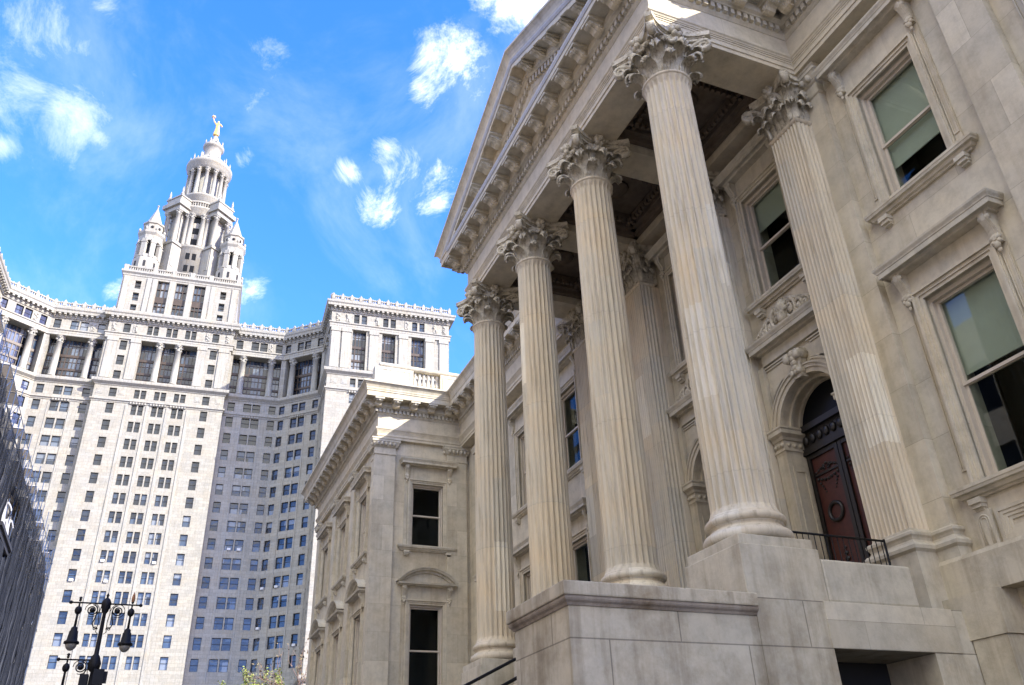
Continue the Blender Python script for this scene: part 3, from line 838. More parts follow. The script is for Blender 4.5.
# portico bays: window, scrolled hood and arched doorway
def scroll_relief(z, half):
    b = MB()
    def spiral(cx, cz, R, turns, sgn, r, a0=0):
        pts = []
        for i in range(int(14 * turns) + 1):
            t = i / (14 * turns); a = a0 + sgn * t * turns * 2 * PI; q = R * (1 - .82 * t)
            pts.append((cx + q * math.cos(a), .06, cz + q * math.sin(a)))
        b.tube(pts, [r * (1 - .5 * i / len(pts)) for i in range(len(pts))], 6)
    for sg in (-1, 1):
        for k, (fx, R) in enumerate(((.20, .17), (.42, .135), (.62, .10), (.79, .072), (.92, .05))):
            x = sg * fx * half; cz = z + R + .012
            spiral(x, cz, R, 1.6, sg * (1 if k % 2 else -1), R * .24, PI / 2 if k % 2 == 0 else -PI / 2)
            b.ball((x, .05, cz), R * .38, 6, (1, .7, 1))
            for q in range(4):
                a = q * PI / 2 + .6; b.ball((x + sg * R * .9 * math.cos(a), .05, cz + R * .7 * math.sin(a)), R * .26, 5, (1.3, .7, .8))
        b.tube([(sg * .1, .05, z + .30), (sg * .3 * half, .05, z + .33), (sg * .55 * half, .05, z + .24), (sg * .8 * half, .05, z + .15), (sg * half, .05, z + .05)], [.035, .035, .03, .025, .02], 6)
    for i in range(7):
        a = PI * (i + .5) / 7; b.tube([(0, .08, z + .14), (.10 * math.cos(a), .11, z + .20 + .13 * math.sin(a)), (.17 * math.cos(a), .07, z + .22 + .22 * math.sin(a))], [.03, .045, .02], 6)
    b.ball((0, .09, z + .14), .10, 8, (1.2, .8, 1))
    return b

def doorway(cx):
    R, zi, zf, zt = .86, 8.05, 4.0, 9.1
    b = MB(); n = 28
    # spandrel plate that turns the square opening into an arch, with its soffit
    pts_a = [(R * math.cos(PI * i / n), zi + R * math.sin(PI * i / n)) for i in range(n + 1)]
    pts_o = []
    for x, z in pts_a:
        t = max(abs(x) / .96, (z - zi) / 1.06); t = max(t, 1e-3)
        pts_o.append((x / t, zi + (z - zi) / t))
    pts_o[0] = (.96, zi); pts_o[-1] = (-.96, zi)
    for i in range(n):
        (x0, z0), (x1, z1), (u0, w0), (u1, w1) = pts_a[i], pts_a[i + 1], pts_o[i], pts_o[i + 1]
        b.add([(x0, .03, z0), (x1, .03, z1), (u1, .03, w1), (u0, .03, w0)], [(0, 1, 2, 3)])
        b.add([(x0, .03, z0), (x1, .03, z1), (x1, -.44, z1), (x0, -.44, z0)], [(0, 1, 2, 3)])
    for sx in (-1, 1): b.box(sx * .86, sx * .97, -.44, .03, zf, zi)
    o = b.build('doorway', M_TRIM, CH, (cx, YW, 0))
    # archivolt, stepped
    a = MB()
    for r0, r1, y in ((R + .005, R + .10, .07), (R + .10, R + .17, .10), (R + .17, R + .20, .13)):
        vs, fs = [], []
        for i in range(n + 1):
            c_, s_ = math.cos(PI * i / n), math.sin(PI * i / n)
            vs += [(r0 * c_, 0, zi + r0 * s_), (r1 * c_, 0, zi + r1 * s_), (r1 * c_, y, zi + r1 * s_), (r0 * c_, y, zi + r0 * s_)]
        for i in range(n):
            q = i * 4
            fs += [(q, q + 4, q + 5, q + 1), (q + 1, q + 5, q + 6, q + 2), (q + 2, q + 6, q + 7, q + 3), (q + 3, q + 7, q + 4, q)]
        a.add(vs, fs)
    # inner bead of the reveal and carved keystone
    for yy in (-.14, -.36):
        vs, fs = [], []
        for i in range(n + 1):
            c_, s_ = math.cos(PI * i / n), math.sin(PI * i / n)
            vs += [(R * 1.0 * c_, yy, zi + R * s_), (R * .93 * c_, yy, zi + R * .93 * s_), (R * .93 * c_, yy - .06, zi + R * .93 * s_), (R * c_, yy - .06, zi + R * s_)]
        for i in range(n):
            q = i * 4
            fs += [(q, q + 4, q + 5, q + 1), (q + 1, q + 5, q + 6, q + 2), (q + 2, q + 6, q + 7, q + 3)]
        a.add(vs, fs)
    a.build('archivolt', M_TRIM, o)
    k = MB(); k.ext([(-.11, 0, zi + R - .06), (.11, 0, zi + R - .06), (.19, 0, zi + R + .52), (-.19, 0, zi + R + .52)], (0, .17, 0))
    for sg in (-1, 1):
        t = MB().lathe([(0, -.03), (.10, -.03), (.10, .24), (0, .24)], 12, cap=False); k.add([(sg * .14 + v[0], v[2], zi + R + .40 + v[1]) for v in t.v], t.f, True)
        t = MB().lathe([(0, -.03), (.06, -.03), (.06, .22), (0, .22)], 10, cap=False); k.add([(sg * .09 + v[0], v[2], zi + R + .06 + v[1]) for v in t.v], t.f, True)
    for i in range(5): k.ball((0, .18, zi + R + .06 + .095 * i), .07 + .012 * i, 6, (1, .7, .8))
    k.build('keystone', M_CARVE, o)
    # sunk spandrel panels
    for sg in (-1, 1):
        sp = MB()
        for q, y in ((0, .05), (.05, .03)):
            x1 = 1.08 - q; zt_ = 9.55 - q
            sp.ext([(sg * x1, 0, 8.45 + q), (sg * x1, 0, zt_), (sg * (.28 + q * 1.5), 0, zt_), (sg * (.28 + q * 1.5), 0, zt_ - .03), (sg * (x1 - .035), 0, zt_ - .03), (sg * (x1 - .035), 0, 8.45 + q)], (0, y, 0))
            arc = [((1.12 + q) * math.cos(t), zi + (1.12 + q) * math.sin(t)) for t in [(.36 + i * .96 / 10) for i in range(11)]]
            sp.ext([(sg * x, 0, z) for x, z in arc] + [(sg * x * 1.03, 0, zi + (z - zi) * 1.03) for x, z in reversed(arc)], (0, y, 0))
        sp.build('spandrel_panel', M_TRIM, o)
    # imposts and panelled jamb pilasters
    for sg in (-1, 1):
        im = MB()
        pth = [(.86, -.43), (.86, .06), (1.13, .06)] if sg > 0 else [(-1.13, .06), (-.86, .06), (-.86, -.43)]
        pr = [(-.06, 7.66), (.0, 7.66), (.01, 7.70), (.03, 7.72), (.03, 7.745), (.005, 7.75), (.005, 7.93), (.03, 7.94), (.05, 7.99), (.10, 8.03), (.12, 8.04), (.12, 8.12), (.14, 8.14), (.14, 8.17), (-.06, 8.18)]
        if sg > 0: pth = pth[::-1]; pr2 = pr
        # travel so that the opening / street side is on the left
        pth = [(p_[0], p_[1]) for p_ in pth]
        if sg > 0: pth = pth[::-1]
        pth2 = pth if sg < 0 else pth
        prx = pr
        im.sweep(prx, pth2)
        for q in range(3):
            im.ball((sg * (1.08 - .09 * q), .075, 7.84), .045, 6); 
        for q in range(3):
            im.ball((sg * .845, -.04 - .14 * q, 7.84), .045, 6)
        im.build('impost', M_TRIM, o)
    for sg in (-1, 1):
        pl = MB()
        xa, xb = sorted((sg * .861, sg * 1.13))
        pl.box(xa, xb, -.0, .055, zf, 7.66)
        f = MB()
        for a0, a1 in ((-.36, -.30), (-.10, -.04)): pl.box(*sorted((sg * .84, sg * .862)), a0, a1, 4.6, 7.4)
        pl.box(*sorted((sg * .84, sg * .862)), -.299, -.101, 7.3, 7.4); pl.box(*sorted((sg * .84, sg * .862)), -.299, -.101, 4.6, 4.7)
        pl.box(*sorted((sg * .80, sg * .862)), -.43, .03, 4.0, 4.45)
        pl.build('jamb', M_TRIM, o)
    # hood over the arch with its carved crest
    h = MB(); hw = .92
    h.box(-hw - .05, hw + .05, -.02, .08, 9.58, 9.80)
    for sg in (-1, 1): h.box(*sorted((sg * .98, sg * 1.14)), -.02, .09, 8.19, 9.58)
    h.sweep(hood_profile(9.80, 1.0), [(-hw, -.05), (-hw, .12), (hw, .12), (hw, -.05)])
    h.build('hood', M_TRIM, o)
    scr = scroll_relief(0, 1.0).build('scroll_crest', M_CARVE, o, (0, .08, 10.04)); scr.scale = (1.04, 1.3, 1.35)
    # the double door deep in the arch
    yd = -.47
    d = MB(); d.box(-.92, .92, yd - .06, yd, zf, 8.95)
    d.build('door_backing', M_DOORDK, o)
    for sg in (-1, 1):
        lf = MB(); xa, xb = sorted((sg * .01, sg * .84))
        lf.box(xa, xb, yd, yd + .03, zf + .05, 7.62)
        dd_ = lf.build('door', M_DOOR, o)
        tr = MB(); xm = (xa + xb) / 2
        for q in (xa, xb - .085): tr.box(q, q + .085, yd + .03, yd + .075, zf + .05, 7.62)
        for za, zb in ((zf + .05, zf + .2), (zf + .95, zf + 1.05), (7.54, 7.62)): tr.box(xa + .085, xb - .085, yd + .03, yd + .07, za, zb)
        ring = MB().lathe([(.13, 0), (.13, .03), (.15, .05), (.18, .05), (.20, .03), (.20, 0)], 24, cap=False)
        tr.add([(xm + v[0], yd + .03 + v[2], 6.42 + v[1]) for v in ring.v], ring.f, True)
        for q in range(9):      # carved head panel: low gable over a garland
            t_ = q / 8; xq = xm - .29 + .58 * t_
            tr.ball((xq, yd + .035, 7.36 - abs(t_ - .5) * .22), .030, 5, (1.3, .6, 1))
        tr.box(xm - .31, xm + .31, yd + .03, yd + .06, 7.17, 7.21)
        for q in range(7): tr.ball((xm - .26 + .087 * q, yd + .035, 7.11 - .05 * math.sin(PI * q / 6)), .035, 5)
        for sx_ in (-1, 1):
            tr.tube([(xm + sx_ * .07 + sx_ * .06 * (1 - q / 12) * math.cos(q * .8), yd + .05, 7.27 + .05 * (1 - q / 12) * math.sin(q * .8)) for q in range(12)], .012, 5)
            for q in range(4): tr.ball((xm + sx_ * (.22 - .03 * q), yd + .035, 7.02 - .06 * q), .03 - .004 * q, 5)
        for q in range(3): tr.ball((xm, yd + .035, 5.55 + .10 * q), .05 - .01 * q, 5, (1.4, .6, 1))
        for q in range(6):
            for r_ in range(2): tr.ball((xm - .25 + .1 * q, yd + .04, zf + .35 + .28 * r_), .04, 6)
        tr.build('door_moulding', M_DOORDK, dd_)
    t = MB(); t.box(-.86, .86, yd, yd + .12, 7.63, 7.76); t.box(-.86, .86, yd, yd + .06, 7.76, 8.08); t.box(-.86, .86, yd, yd + .15, 8.08, 8.2)
    for q in range(9):
        t.ball((-.76 + .19 * q, yd + .07, 7.92), .085, 6, (1, .5, 1.2))
    t.build('transom', M_DOORDK, o)
    fg = MB(); fg.ext([(.85 * math.cos(PI * i / 20), yd + .012, 8.2 + .70 * math.sin(PI * i / 20)) for i in range(21)], (0, .01, 0)); fg.build('fanlight', M_DARKGL, o)
    return o
for cx in BAY:
    doorway(cx)
    window(CH, cx, YW, 0, .62, 11.0, 13.62, 14.22, hw=.84, blind=.28, strip=True)

# ---- podium, parapet, stair cheek and base courses
P_ = MB()
XP = 8.62
def wall_west(mb, x, y0, y1, z0, z1, holes, depth):
    t = MB(); wall_grid(t, y0, y1, z0, z1, holes, 0, depth)
    mb.add([(x - v[1], v[0], v[2]) for v in t.v], t.f)
wall_west(P_, XP, -10.20, -6.92, -.3, 4.03, [(-9.72, -8.02, -.3, 3.45)], .9)
P_.add([(XP, -6.92, 4.03), (XP, -10.2, 4.03), (19.5, -10.2, 4.03), (19.5, -6.92, 4.03), (XP, -6.92, -.3), (19.5, -6.92, -.3), (19.5, -10.2, -.3)], [(0, 1, 2, 3), (0, 3, 5, 4), (3, 2, 6, 5)])
P_.box(XP, 19.5, -10.868, -10.2, -.3, 4.03)
P_.build('podium', M_BASE, CH)
db = MB(); db.box(9.5, 9.6, -9.9, -7.9, -.3, 3.6); db.build('basement_door', M_ROOM, CH)
lt = MB(); lt.box(XP - .012, XP + .3, -10.22, -8.0, 3.452, 4.034); lt.build('lintel_block', M_WALL, CH, bevel=.008)
pp = MB(); pp.box(XP + .02, XP + .55, -9.70, -8.14, 4.036, 4.60); pp.build('parapet', M_BLOCK, CH, bevel=.03)
pp = MB(); pp.box(18.95, 19.48, -9.70, -8.14, 4.036, 4.60); pp.build('parapet', M_BLOCK, CH, bevel=.03)
for x0 in (8.62, 17.95):
    cw = MB(); cw.box(x0 + .01, x0 + 1.56, -6.921, -4.34, -.3, 3.80)
    o = cw.build('stair_cheek', M_BASE, CH)
    cp = MB()
    cq = MB(); cpath = [(x0, -6.918), (x0, -4.33), (x0 + 1.57, -4.33), (x0 + 1.57, -6.918)]
    cq.sweep([(-.5, 3.801), (.005, 3.801), (.02, 3.83), (.045, 3.85), (.055, 3.87), (.055, 3.90), (-.5, 3.90)], cpath); cq.build('cap_moulding', M_SOOT, o)
    cp.sweep([(-.5, 3.902), (.07, 3.902), (.075, 3.92), (.075, 4.05), (.065, 4.06), (-.77, 4.08)], [(x0, -6.918), (x0, -4.33), (x0 + 1.57, -4.33), (x0 + 1.57, -6.918)])
    cp.build('cheek_cap', M_GRIME, o, bevel=.006)
st = MB()
for i in range(20):
    st.box(10.2, 17.94, -6.925, -6.92 + .31 * (20 - i) * .62, -.3 + .2165 * i, -.3 + .2165 * (i + 1))
st.build('steps', M_BASE, CH)
# base courses of the wing walls either side
bc = MB()
for xa, xb in ((-14, 8.93), (19.51, XW + .2)):
    bc.sweep([(-.3, 4.22), (.30, 4.22), (.30, 4.72), (.27, 4.78), (-.3, 4.79)], [(xa, YW), (xb, YW)])
bc.build('water_table', M_BLOCK, CH)
b2 = MB()
b2.box(8.05, 8.60, YW - .2, YW + .42, -.3, 3.62); b2.box(8.02, 8.95, YW - .2, YW + .44, 3.625, 4.218)
b2.box(4.9, 6.3, YW - .2, YW + .2, -.3, 4.215)
for q, (a, y) in enumerate(((.0, .10), (.10, .06), (.18, .03))):
    b2.box(6.62 - .28 + a, 6.62, YW - .02, YW + y, .6, 3.45 + .28 - a); b2.box(7.82, 7.82 + .28 - a, YW - .02, YW + y, .6, 3.45 + .28 - a); b2.box(6.62, 7.82, YW - .02, YW + y - .001, 3.45, 3.45 + .28 - a)
b2.build('basement_course', M_BLOCK, CH)
gb = MB(); gb.box(6.6, 7.84, YW - .5, YW - .4, .6, 3.5); gb.build('basement_glass', M_FARGL, CH)

# ---- projecting wing beyond the portico
w = MB()
wh = [(-9.17 - .62, -9.17 + .62, 10.72, 13.14), (-9.17 - .62, -9.17 + .62, 5.5, 8.6)]
wall_west(w, XW, YW - .02, YN, -.3, 14.9, wh, .55)
nh = []
for cx in (31.75, 35.35, 38.98): nh += [(cx - .62, cx + .62, 10.72, 13.14), (cx - .62, cx + .62, 5.5, 8.6)]
t = MB(); wall_grid(t, XW, 41.2, -.3, 14.9, nh, YN, .55); w.merge(t)
w.box(41.19, 41.2, -16, YN - .01, -.3, 14.9)
w.build('wall', M_WALL, CH)
for cx, cy, rz in ((XW, -9.17, PI / 2), (31.75, YN, 0), (35.35, YN, 0), (38.98, YN, 0)):
    window(CH, cx, cy, rz, .62, 10.72, 13.14, 13.82, hw=.93)
    window(CH, cx, cy, rz, .62, 5.5, 8.6, 9.23, hood='arch', hw=.93)
# balustrade over the wing
ba = MB(); zb = 16.93
pth = [(XW - .15, -10.6), (XW - .15, YN + .15), (41.3, YN + .15), (41.3, -10.6)]
ba.sweep([(-.42, zb), (.02, zb), (.02, zb + .16), (-.0, zb + .2), (-.42, zb + .2)], pth)
ba.sweep([(-.42, zb + 1.02), (-.03, zb + 1.02), (.02, zb + 1.05), (.05, zb + 1.10), (.05, zb + 1.18), (-.42, zb + 1.2)], pth)
bx = XW - .16
def ped_(y0, y1):
    ba.box(bx, bx + .4, y0, y1, zb + .195, zb + 1.021)
    for q, (a, e) in enumerate(((.12, .02), (.18, .0))): pass
    ba.box(bx - .02, bx, y0 + .1, y1 - .1, zb + .28, zb + .33); ba.box(bx - .02, bx, y0 + .1, y1 - .1, zb + .88, zb + .93)
    ba.box(bx - .021, bx, y0 + .1, y0 + .16, zb + .331, zb + .879); ba.box(bx - .021, bx, y1 - .16, y1 - .1, zb + .331, zb + .879)
ped_(-8.45, -6.86); ped_(-10.6, -9.62)
def baluster(x, y):
    ba.lathe([(.075, zb + .2), (.075, zb + .28), (.05, zb + .3), (.085, zb + .42), (.095, zb + .52), (.06, zb + .68), (.04, zb + .82), (.065, zb + .88), (.075, zb + .94), (.075, zb + 1.03)], 10, (x, y))
for k in range(6): baluster(bx + .2, -9.52 + .19 * k)
for x0 in (30.6, 34.2, 37.8):
    for k in range(10): baluster(x0 + .3 + .19 * k, YN - .02)
    ba.box(x0 + 2.4, x0 + 3.3, YN - .22, YN + .16, zb + .195, zb + 1.021)
ba.build('balustrade', M_TRIM, CH)
rf = MB()
rf.box(-14, 8.5, -30, -10.6, 14.86, 16.85); rf.box(8.5, 19.4, -30, -10.9, 14.86, 16.85); rf.box(19.4, XW + .3, -30, -10.6, 14.86, 16.85); rf.box(XW + .32, 41.1, -30, YN - .4, 14.86, 16.90)
rf.box(-14, XW + .3, -30, -11.15, 16.851, 18.12)
rf.build('roof', M_TRIM, CH)
bb = MB(); bb.box(-14, -13.9, -30, -10.6, -.3, 14.9); bb.box(-14, 41, -30.1, -30, -.3, 16.8); bb.build('rear_wall', M_WALL, CH)

# ---- railings (metalwork fixed on the stone)
R1 = empty('iron_railing', (9.26, -9.1, 4.03))
tag(R1, 'low black iron railing on the porch edge between the front column pedestal and the wall', 'railing')
rl = MB(); rl.tube([(0, .95, 1.13), (0, -.92, 1.13)], .018, 8); rl.build('rail', M_IRON, R1); MB().tube([(0, .95, .12), (0, -.92, .12)], .010, 6).build('rail', M_IRON, R1)
me = MB().tube([(0, 0, 0), (0, 0, 1.13)], .0075, 6).mesh('baluster', M_IRON)
for k in range(18): inst('baluster', me, R1, (0, .93 - .105 * k, 0))
MB().tube([(0, -.92, 0), (0, -.92, 1.16)], .017, 8).build('post', M_IRON, R1)
def handrail(x, p, label):
    h = empty('stair_handrail', (x, 0, 0)); tag(h, label, 'handrail', None)
    (ya, za), (yb, zb_) = p
    d = (zb_ - za) / (yb - ya)
    y0 = ya + 2.2
    MB().tube([(0, y0, za + d * 2.2), (0, yb, zb_)], .025, 8).build('rail', M_IRON, h)
    for q in (.35, .95):
        yy = yb + (y0 - yb) * (q - .08); zz = zb_ + d * (yy - yb)
        MB().tube([(0, yy, zz - .95), (0, yy, zz)], .018, 8).build('post', M_IRON, h)
handrail(13.0, ((-4.71, 3.57), (-5.54, 3.97)), 'thin black stair handrail, the upper of the two sloping lines before the far column')
handrail(12.0, ((-4.91, 3.43), (-5.26, 3.60)), 'short end of black stair handrail, the lower line beside the stone stair block')

# ------------------------------------------------------------------ the skyscraper (local x runs to picture left, y towards the street)
O2 = Vector((179.7, 6.0)) + Vector((math.sin(rad(-4.5)), -math.cos(rad(-4.5)))) * .7
MUN = empty('municipal_tower_building', (O2.x, O2.y, 0), rad(85.5))
tag(MUN, 'tall pale granite civic skyscraper with curved wings and a tiered tower', 'skyscraper')
MPATH = [(-60.5, -14), (-60.5, 16.5), (-33.7, 16.5), (-33.7, 5.0), (-25.2, -1.6), (-13.25, -1.6), (-13.25, 0), (13.25, 0), (13.25, -1.6), (25.2, -1.6), (33.7, 5.0), (33.7, 16.5), (59.6, 16.5), (59.6, -14)]
Z0, ROW, NR = 81.2, 3.93, 14
zrows = [Z0 - ROW * k for k in range(NR)]
SEG = {  # leg index: (single windows, pairs, pair offset, pair half width, columns)
    1: ([], [(7.2, .85, .6), (13.85, .85, .6), (20.4, .85, .6)], 'pav'),
    2: ([3.0, 8.3], [], 'side'),
    3: ([1.25, 9.95], [(5.6, .98, .84)], 'wing'), 4: ([1.45, 10.35], [(5.9, .98, .84)], 'wing'),
    6: ([13.25 - 9.45, 13.25 + 9.45], [(13.25 - 4.02, .66, .53), (13.25, .66, .53), (13.25 + 4.02, .66, .53)], 'centre'),
    8: ([1.6, 10.5], [(6.05, .98, .84)], 'wing'), 9: ([1.5, 10.15], [(5.85, .98, .84)], 'wing'),
    10: ([3.0, 8.3], [], 'side'), 11: ([], [(7.2, .85, .6), (13.85, .85, .6), (20.4, .85, .6)], 'pav')}
walls, glz, mull = MB(), MB(), MB()
acu = []
win_list = []      # (matrix, half width, z0, z1) of every plain window
def legmat(i):
    a, b = Vector(MPATH[i]), Vector(MPATH[i + 1]); d = (b - a); L_ = d.length; d.normalize(); n = Vector((-d.y, d.x))
    return Matrix(((d.x, n.x, 0, a.x), (d.y, n.y, 0, a.y), (0, 0, 1, 0), (0, 0, 0, 1))), L_
cols, pil = [], MB()
for i in range(len(MPATH) - 1):
    M, Ln = legmat(i)
    holes, big = [], []
    if i in SEG:
        sing, pairs, kind = SEG[i]
        def add_w(s, hw, za, zb):
            holes.append((s - hw, s + hw, za, zb)); win_list.append((M, s, hw, za, zb))
        for s in sing:
            hw = .74
            for z in zrows: add_w(s, hw, z - 1.18, z + 1.18)
            add_w(s, hw, 83.9, 85.95); add_w(s, hw, 99.8, 102.05)
            if kind == 'centre':
                for z in (96.5, 92.8, 89.0): add_w(s, hw, z - 1.18, z + 1.18)
        for c, of, hw in pairs:
            for sg in (-1, 1):
                for z in zrows: add_w(c + sg * of, hw, z - 1.18, z + 1.18)
                add_w(c + sg * of, hw, 83.9, 85.95); add_w(c + sg * of, hw, 99.8, 102.05)
        if kind == 'wing': big = [(.55, Ln - .55)]
        elif kind == 'centre': big = [(13.25 - 5.9, 13.25 + 5.9)]
        elif kind == 'pav': big = [(c - 1.5, c + 1.5) for c, _, _ in pairs]
        elif kind == 'side': big = [(1.2, Ln - 1.5)]
    hs = holes + [(a, b, 88.2, 98.0) for a, b in big]
    t = MB(); wall_grid(t, 0, Ln, 0, 105, hs, 0, .45)
    dq = 2.0 if i in SEG and SEG[i][2] in ('wing', 'centre', 'side') else 1.0
    for a, b in big:
        for xx in (a, b): t.add([(xx, -.4, 88.2), (xx, -dq, 88.2), (xx, -dq, 98), (xx, -.4, 98)], [(0, 1, 2, 3)])
        t.add([(a, -.4, 98), (b, -.4, 98), (b, -dq, 98), (a, -dq, 98)], [(0, 1, 2, 3)]); t.add([(a, -.4, 88.2), (b, -.4, 88.2), (b, -dq, 88.2), (a, -dq, 88.2)], [(0, 1, 2, 3)])
        g_ = MB(); g_.box(a, b, -dq - .05, -dq, 88.2, 98); tg0 = g_.build('colonnade_glazing', M_FARGL, MUN); tg0.matrix_local = M
        m = MB()
        n = max(2, round((b - a) / .78))
        for k in range(n + 1):
            x = a + (b - a) * k / n; ww = .12 if k % 3 == 0 else .05
            m.box(max(a, x - ww), min(b, x + ww), -dq, -dq + .12, 88.2, 98)
        for z in (89.4, 90.5, 91.0, 92.6, 93.7, 94.3, 96.6): m.box(a, b, -dq, -dq + .1, z - .06, z + .06)
        m.box(a, b, -dq, -dq + .2, 90.5, 91.0); m.box(a, b, -dq, -dq + .2, 93.75, 94.35)
        tg1 = m.build('colonnade_mullion', M_BRONZE, MUN); tg1.matrix_local = M
    walls.merge(t, M)
    if i in SEG:
        kind = SEG[i][2]
        if kind == 'wing': cs = [SEG[i][0][0] + 1.25, SEG[i][0][1] - 1.25]
        elif kind == 'centre': cs = [13.25 - 2.0, 13.25 + 2.0]
        elif kind == 'side': cs = [3.6, 7.3]
        else: cs = []
        for s in cs: cols.append(M @ Vector((s, -.75 if kind != 'centre' else -.7, 0)))
        # flat pilaster strips, seams and carved panels
        p = MB()
        if kind == 'centre':
            for s in (13.25 - 11.7, 13.25 - 7.0, 13.25 + 7.0, 13.25 + 11.7):
                w_ = 1.05 if abs(s - 13.25) > 10 else .95
                p.box(s - w_, s + w_, -.1, .22, 88.2, 97.3); p.box(s - w_ - .12, s + w_ + .12, -.1, .34, 97.3, 98.2)
            for s in (13.25 - 6.15, 13.25 + 6.15, 13.25 - 2.0, 13.25 + 2.0): p.box(s - .28, s + .28, -.1, .14, 26, 82.3)
        if kind == 'pav':
            for s in ((1.3, 4.5, 10.6, 17.2, 23.3, 25.6) if i == 1 else (1.3, 3.6, 9.7, 16.3, 22.4, 24.7)):
                p.box(s - .95, s + .95, -.1, .25, 88.2, 97.2); p.box(s - 1.1, s + 1.1, -.1, .38, 97.2, 98.2)
            p.box(.0, 1.9, -.1, .18, 26, 87)
        if kind == 'wing':
            for s in (SEG[i][1][0][0] - 2.1, SEG[i][1][0][0] + 2.1): p.box(s - .1, s + .1, -.05, .10, 26, 82.3)
        for k in range(int(Ln / 2.2)):      # carved trophies between the attic windows and panels of the mezzanine
            s = 1.1 + 2.2 * k
            if all(abs(s - (h[0] + h[1]) / 2) > (h[1] - h[0]) / 2 + .55 for h in holes if h[2] > 99):
                p.box(s - .42, s + .42, -.05, .10, 99.9, 102.0); 
                for q in range(5): p.ball((s + random.uniform(-.3, .3), .12, 100.2 + .35 * q), random.uniform(.16, .3), 5, (1, .7, 1))
            if all(abs(s - (h[0] + h[1]) / 2) > (h[1] - h[0]) / 2 + .6 for h in holes if 83 < h[2] < 84):
                for r_ in (.62, .38): p.box(s - r_, s + r_, -.05, .06 if r_ > .5 else .11, 85 - r_, 85 + r_)
        for c, of, hw in SEG[i][1]:
            for q in range(6): p.box(c - 1.6 + .58 * q, c - 1.3 + .58 * q, -.05, .35, 82.45, 82.85)
        pil.merge(p, M)
walls.build('wall', M_GRANITE, MUN)
pil.build('pilaster_strip', M_GRTRIM, MUN)
def mcol_mesh(r, z0, z1, n=16):
    b = MB(); h = z1 - z0
    b.lathe([(r * 1.25, z0), (r * 1.25, z0 + r * .35), (r * 1.1, z0 + r * .5), (r * 1.0, z0 + r * .6), (r * .98, z0 + h * .4), (r * .86, z1 - r * 2.0), (r * .98, z1 - r * 1.95), (r * .88, z1 - r * 1.8), (r * .95, z1 - r * 1.0), (r * 1.2, z1 - r * .4), (r * 1.35, z1 - r * .3), (r * 1.35, z1)], n)
    for k in range(8):
        a = k * PI / 4
        b.ball((r * 1.15 * math.cos(a), r * 1.15 * math.sin(a), z1 - r * (1.25 if k % 2 else .7)), r * .3, 5)
    return b.mesh('column', M_GRTRIM)
CM = mcol_mesh(.72, 88.2, 98.05)
for c in cols: inst('column', CM, MUN, (c.x, c.y, 0))

# mouldings all along the plan
def band(name, pr): return MB().sweep(pr, MPATH).build(name, M_GRTRIM, MUN)
band('band_course', [(-.5, 86.5), (.12, 86.5), (.2, 86.7), (.75, 87.15), (.8, 87.5), (.8, 87.8), (-.5, 87.95)])
band('string_course', [(-.4, 82.6), (.1, 82.6), (.15, 82.85), (.38, 83.0), (.38, 83.3), (-.4, 83.35)])
band('attic_string', [(-.4, 98.05), (.25, 98.05), (.25, 98.6), (.3, 98.65), (.3, 99.1), (.5, 99.25), (.5, 99.5), (-.4, 99.55)])
band('main_cornice', [(-.6, 102.35), (.15, 102.35), (.25, 102.65), (.25, 103.3), (1.05, 103.35), (1.1, 103.9), (1.3, 104.15), (1.35, 104.6), (-.6, 104.75)])
band('base_cornice', [(-.5, 24.6), (.2, 24.6), (.8, 25.2), (.85, 25.8), (-.5, 26)])
md, cr = MB(), MB()
for i in range(1, len(MPATH) - 2):
    M, Ln = legmat(i)
    n = max(2, round(Ln / 1.08))
    if Ln < 3: continue
    for k in range(n):
        s = Ln * (k + .5) / n
        t = MB(); t.box(s - .24, s + .24, .2, 1.0, 102.95, 103.32); t.box(s - .2, s + .2, .2, .6, 102.7, 102.95); md.merge(t, M)
        t = MB(); t.box(s - .16, s + .16, .05, .3, 102.42, 102.6); md.merge(t, M)
    n = max(2, round(Ln / 2.1))
    t = MB(); t.box(-.3, Ln + .3, -.05, .55, 104.7, 105.35)
    if i == 6:
        cr.merge(t, M); continue
    t.box(-.3, Ln + .3, .1, .5, 105.95, 106.2)
    for k in range(n + 1):
        s = Ln * k / n
        t.box(s - .34, s + .34, .0, .62, 105.3, 106.3); t.ball((s, .35, 106.45), .36, 6, (1, .6, .9)); t.ball((s, .35, 106.8), .16, 5)
    for k in range(int(Ln / .52)):
        s = .26 + .52 * k; t.ball((s, .32, 105.65), .24, 5, (.8, .6, 1.3)); 
        t.ball((s, .32, 106.22), .17 if k % 2 else .24, 5)
    cr.merge(t, M)
tag(md.build('cornice_bracket', M_GRTRIM, MUN), kind='stuff'); cr.build('roof_cresting', M_GRTRIM, MUN)
r_ = MB(); r_.ext([(x, y - .3, 104.0) for x, y in [(-60, -14)] + [(-60, 16), (-35, 16), (-35, 5), (-25.4, -2), (-13, -2), (-13, -.5), (13, -.5), (13, -2), (25.4, -2), (35, 5), (35, 16), (60, 16), (60, -14)]], (0, 0, .6)); r_.box(-61, 61, -14.5, -14, 0, 104.6)
r_.build('roof', M_GRTRIM, MUN)

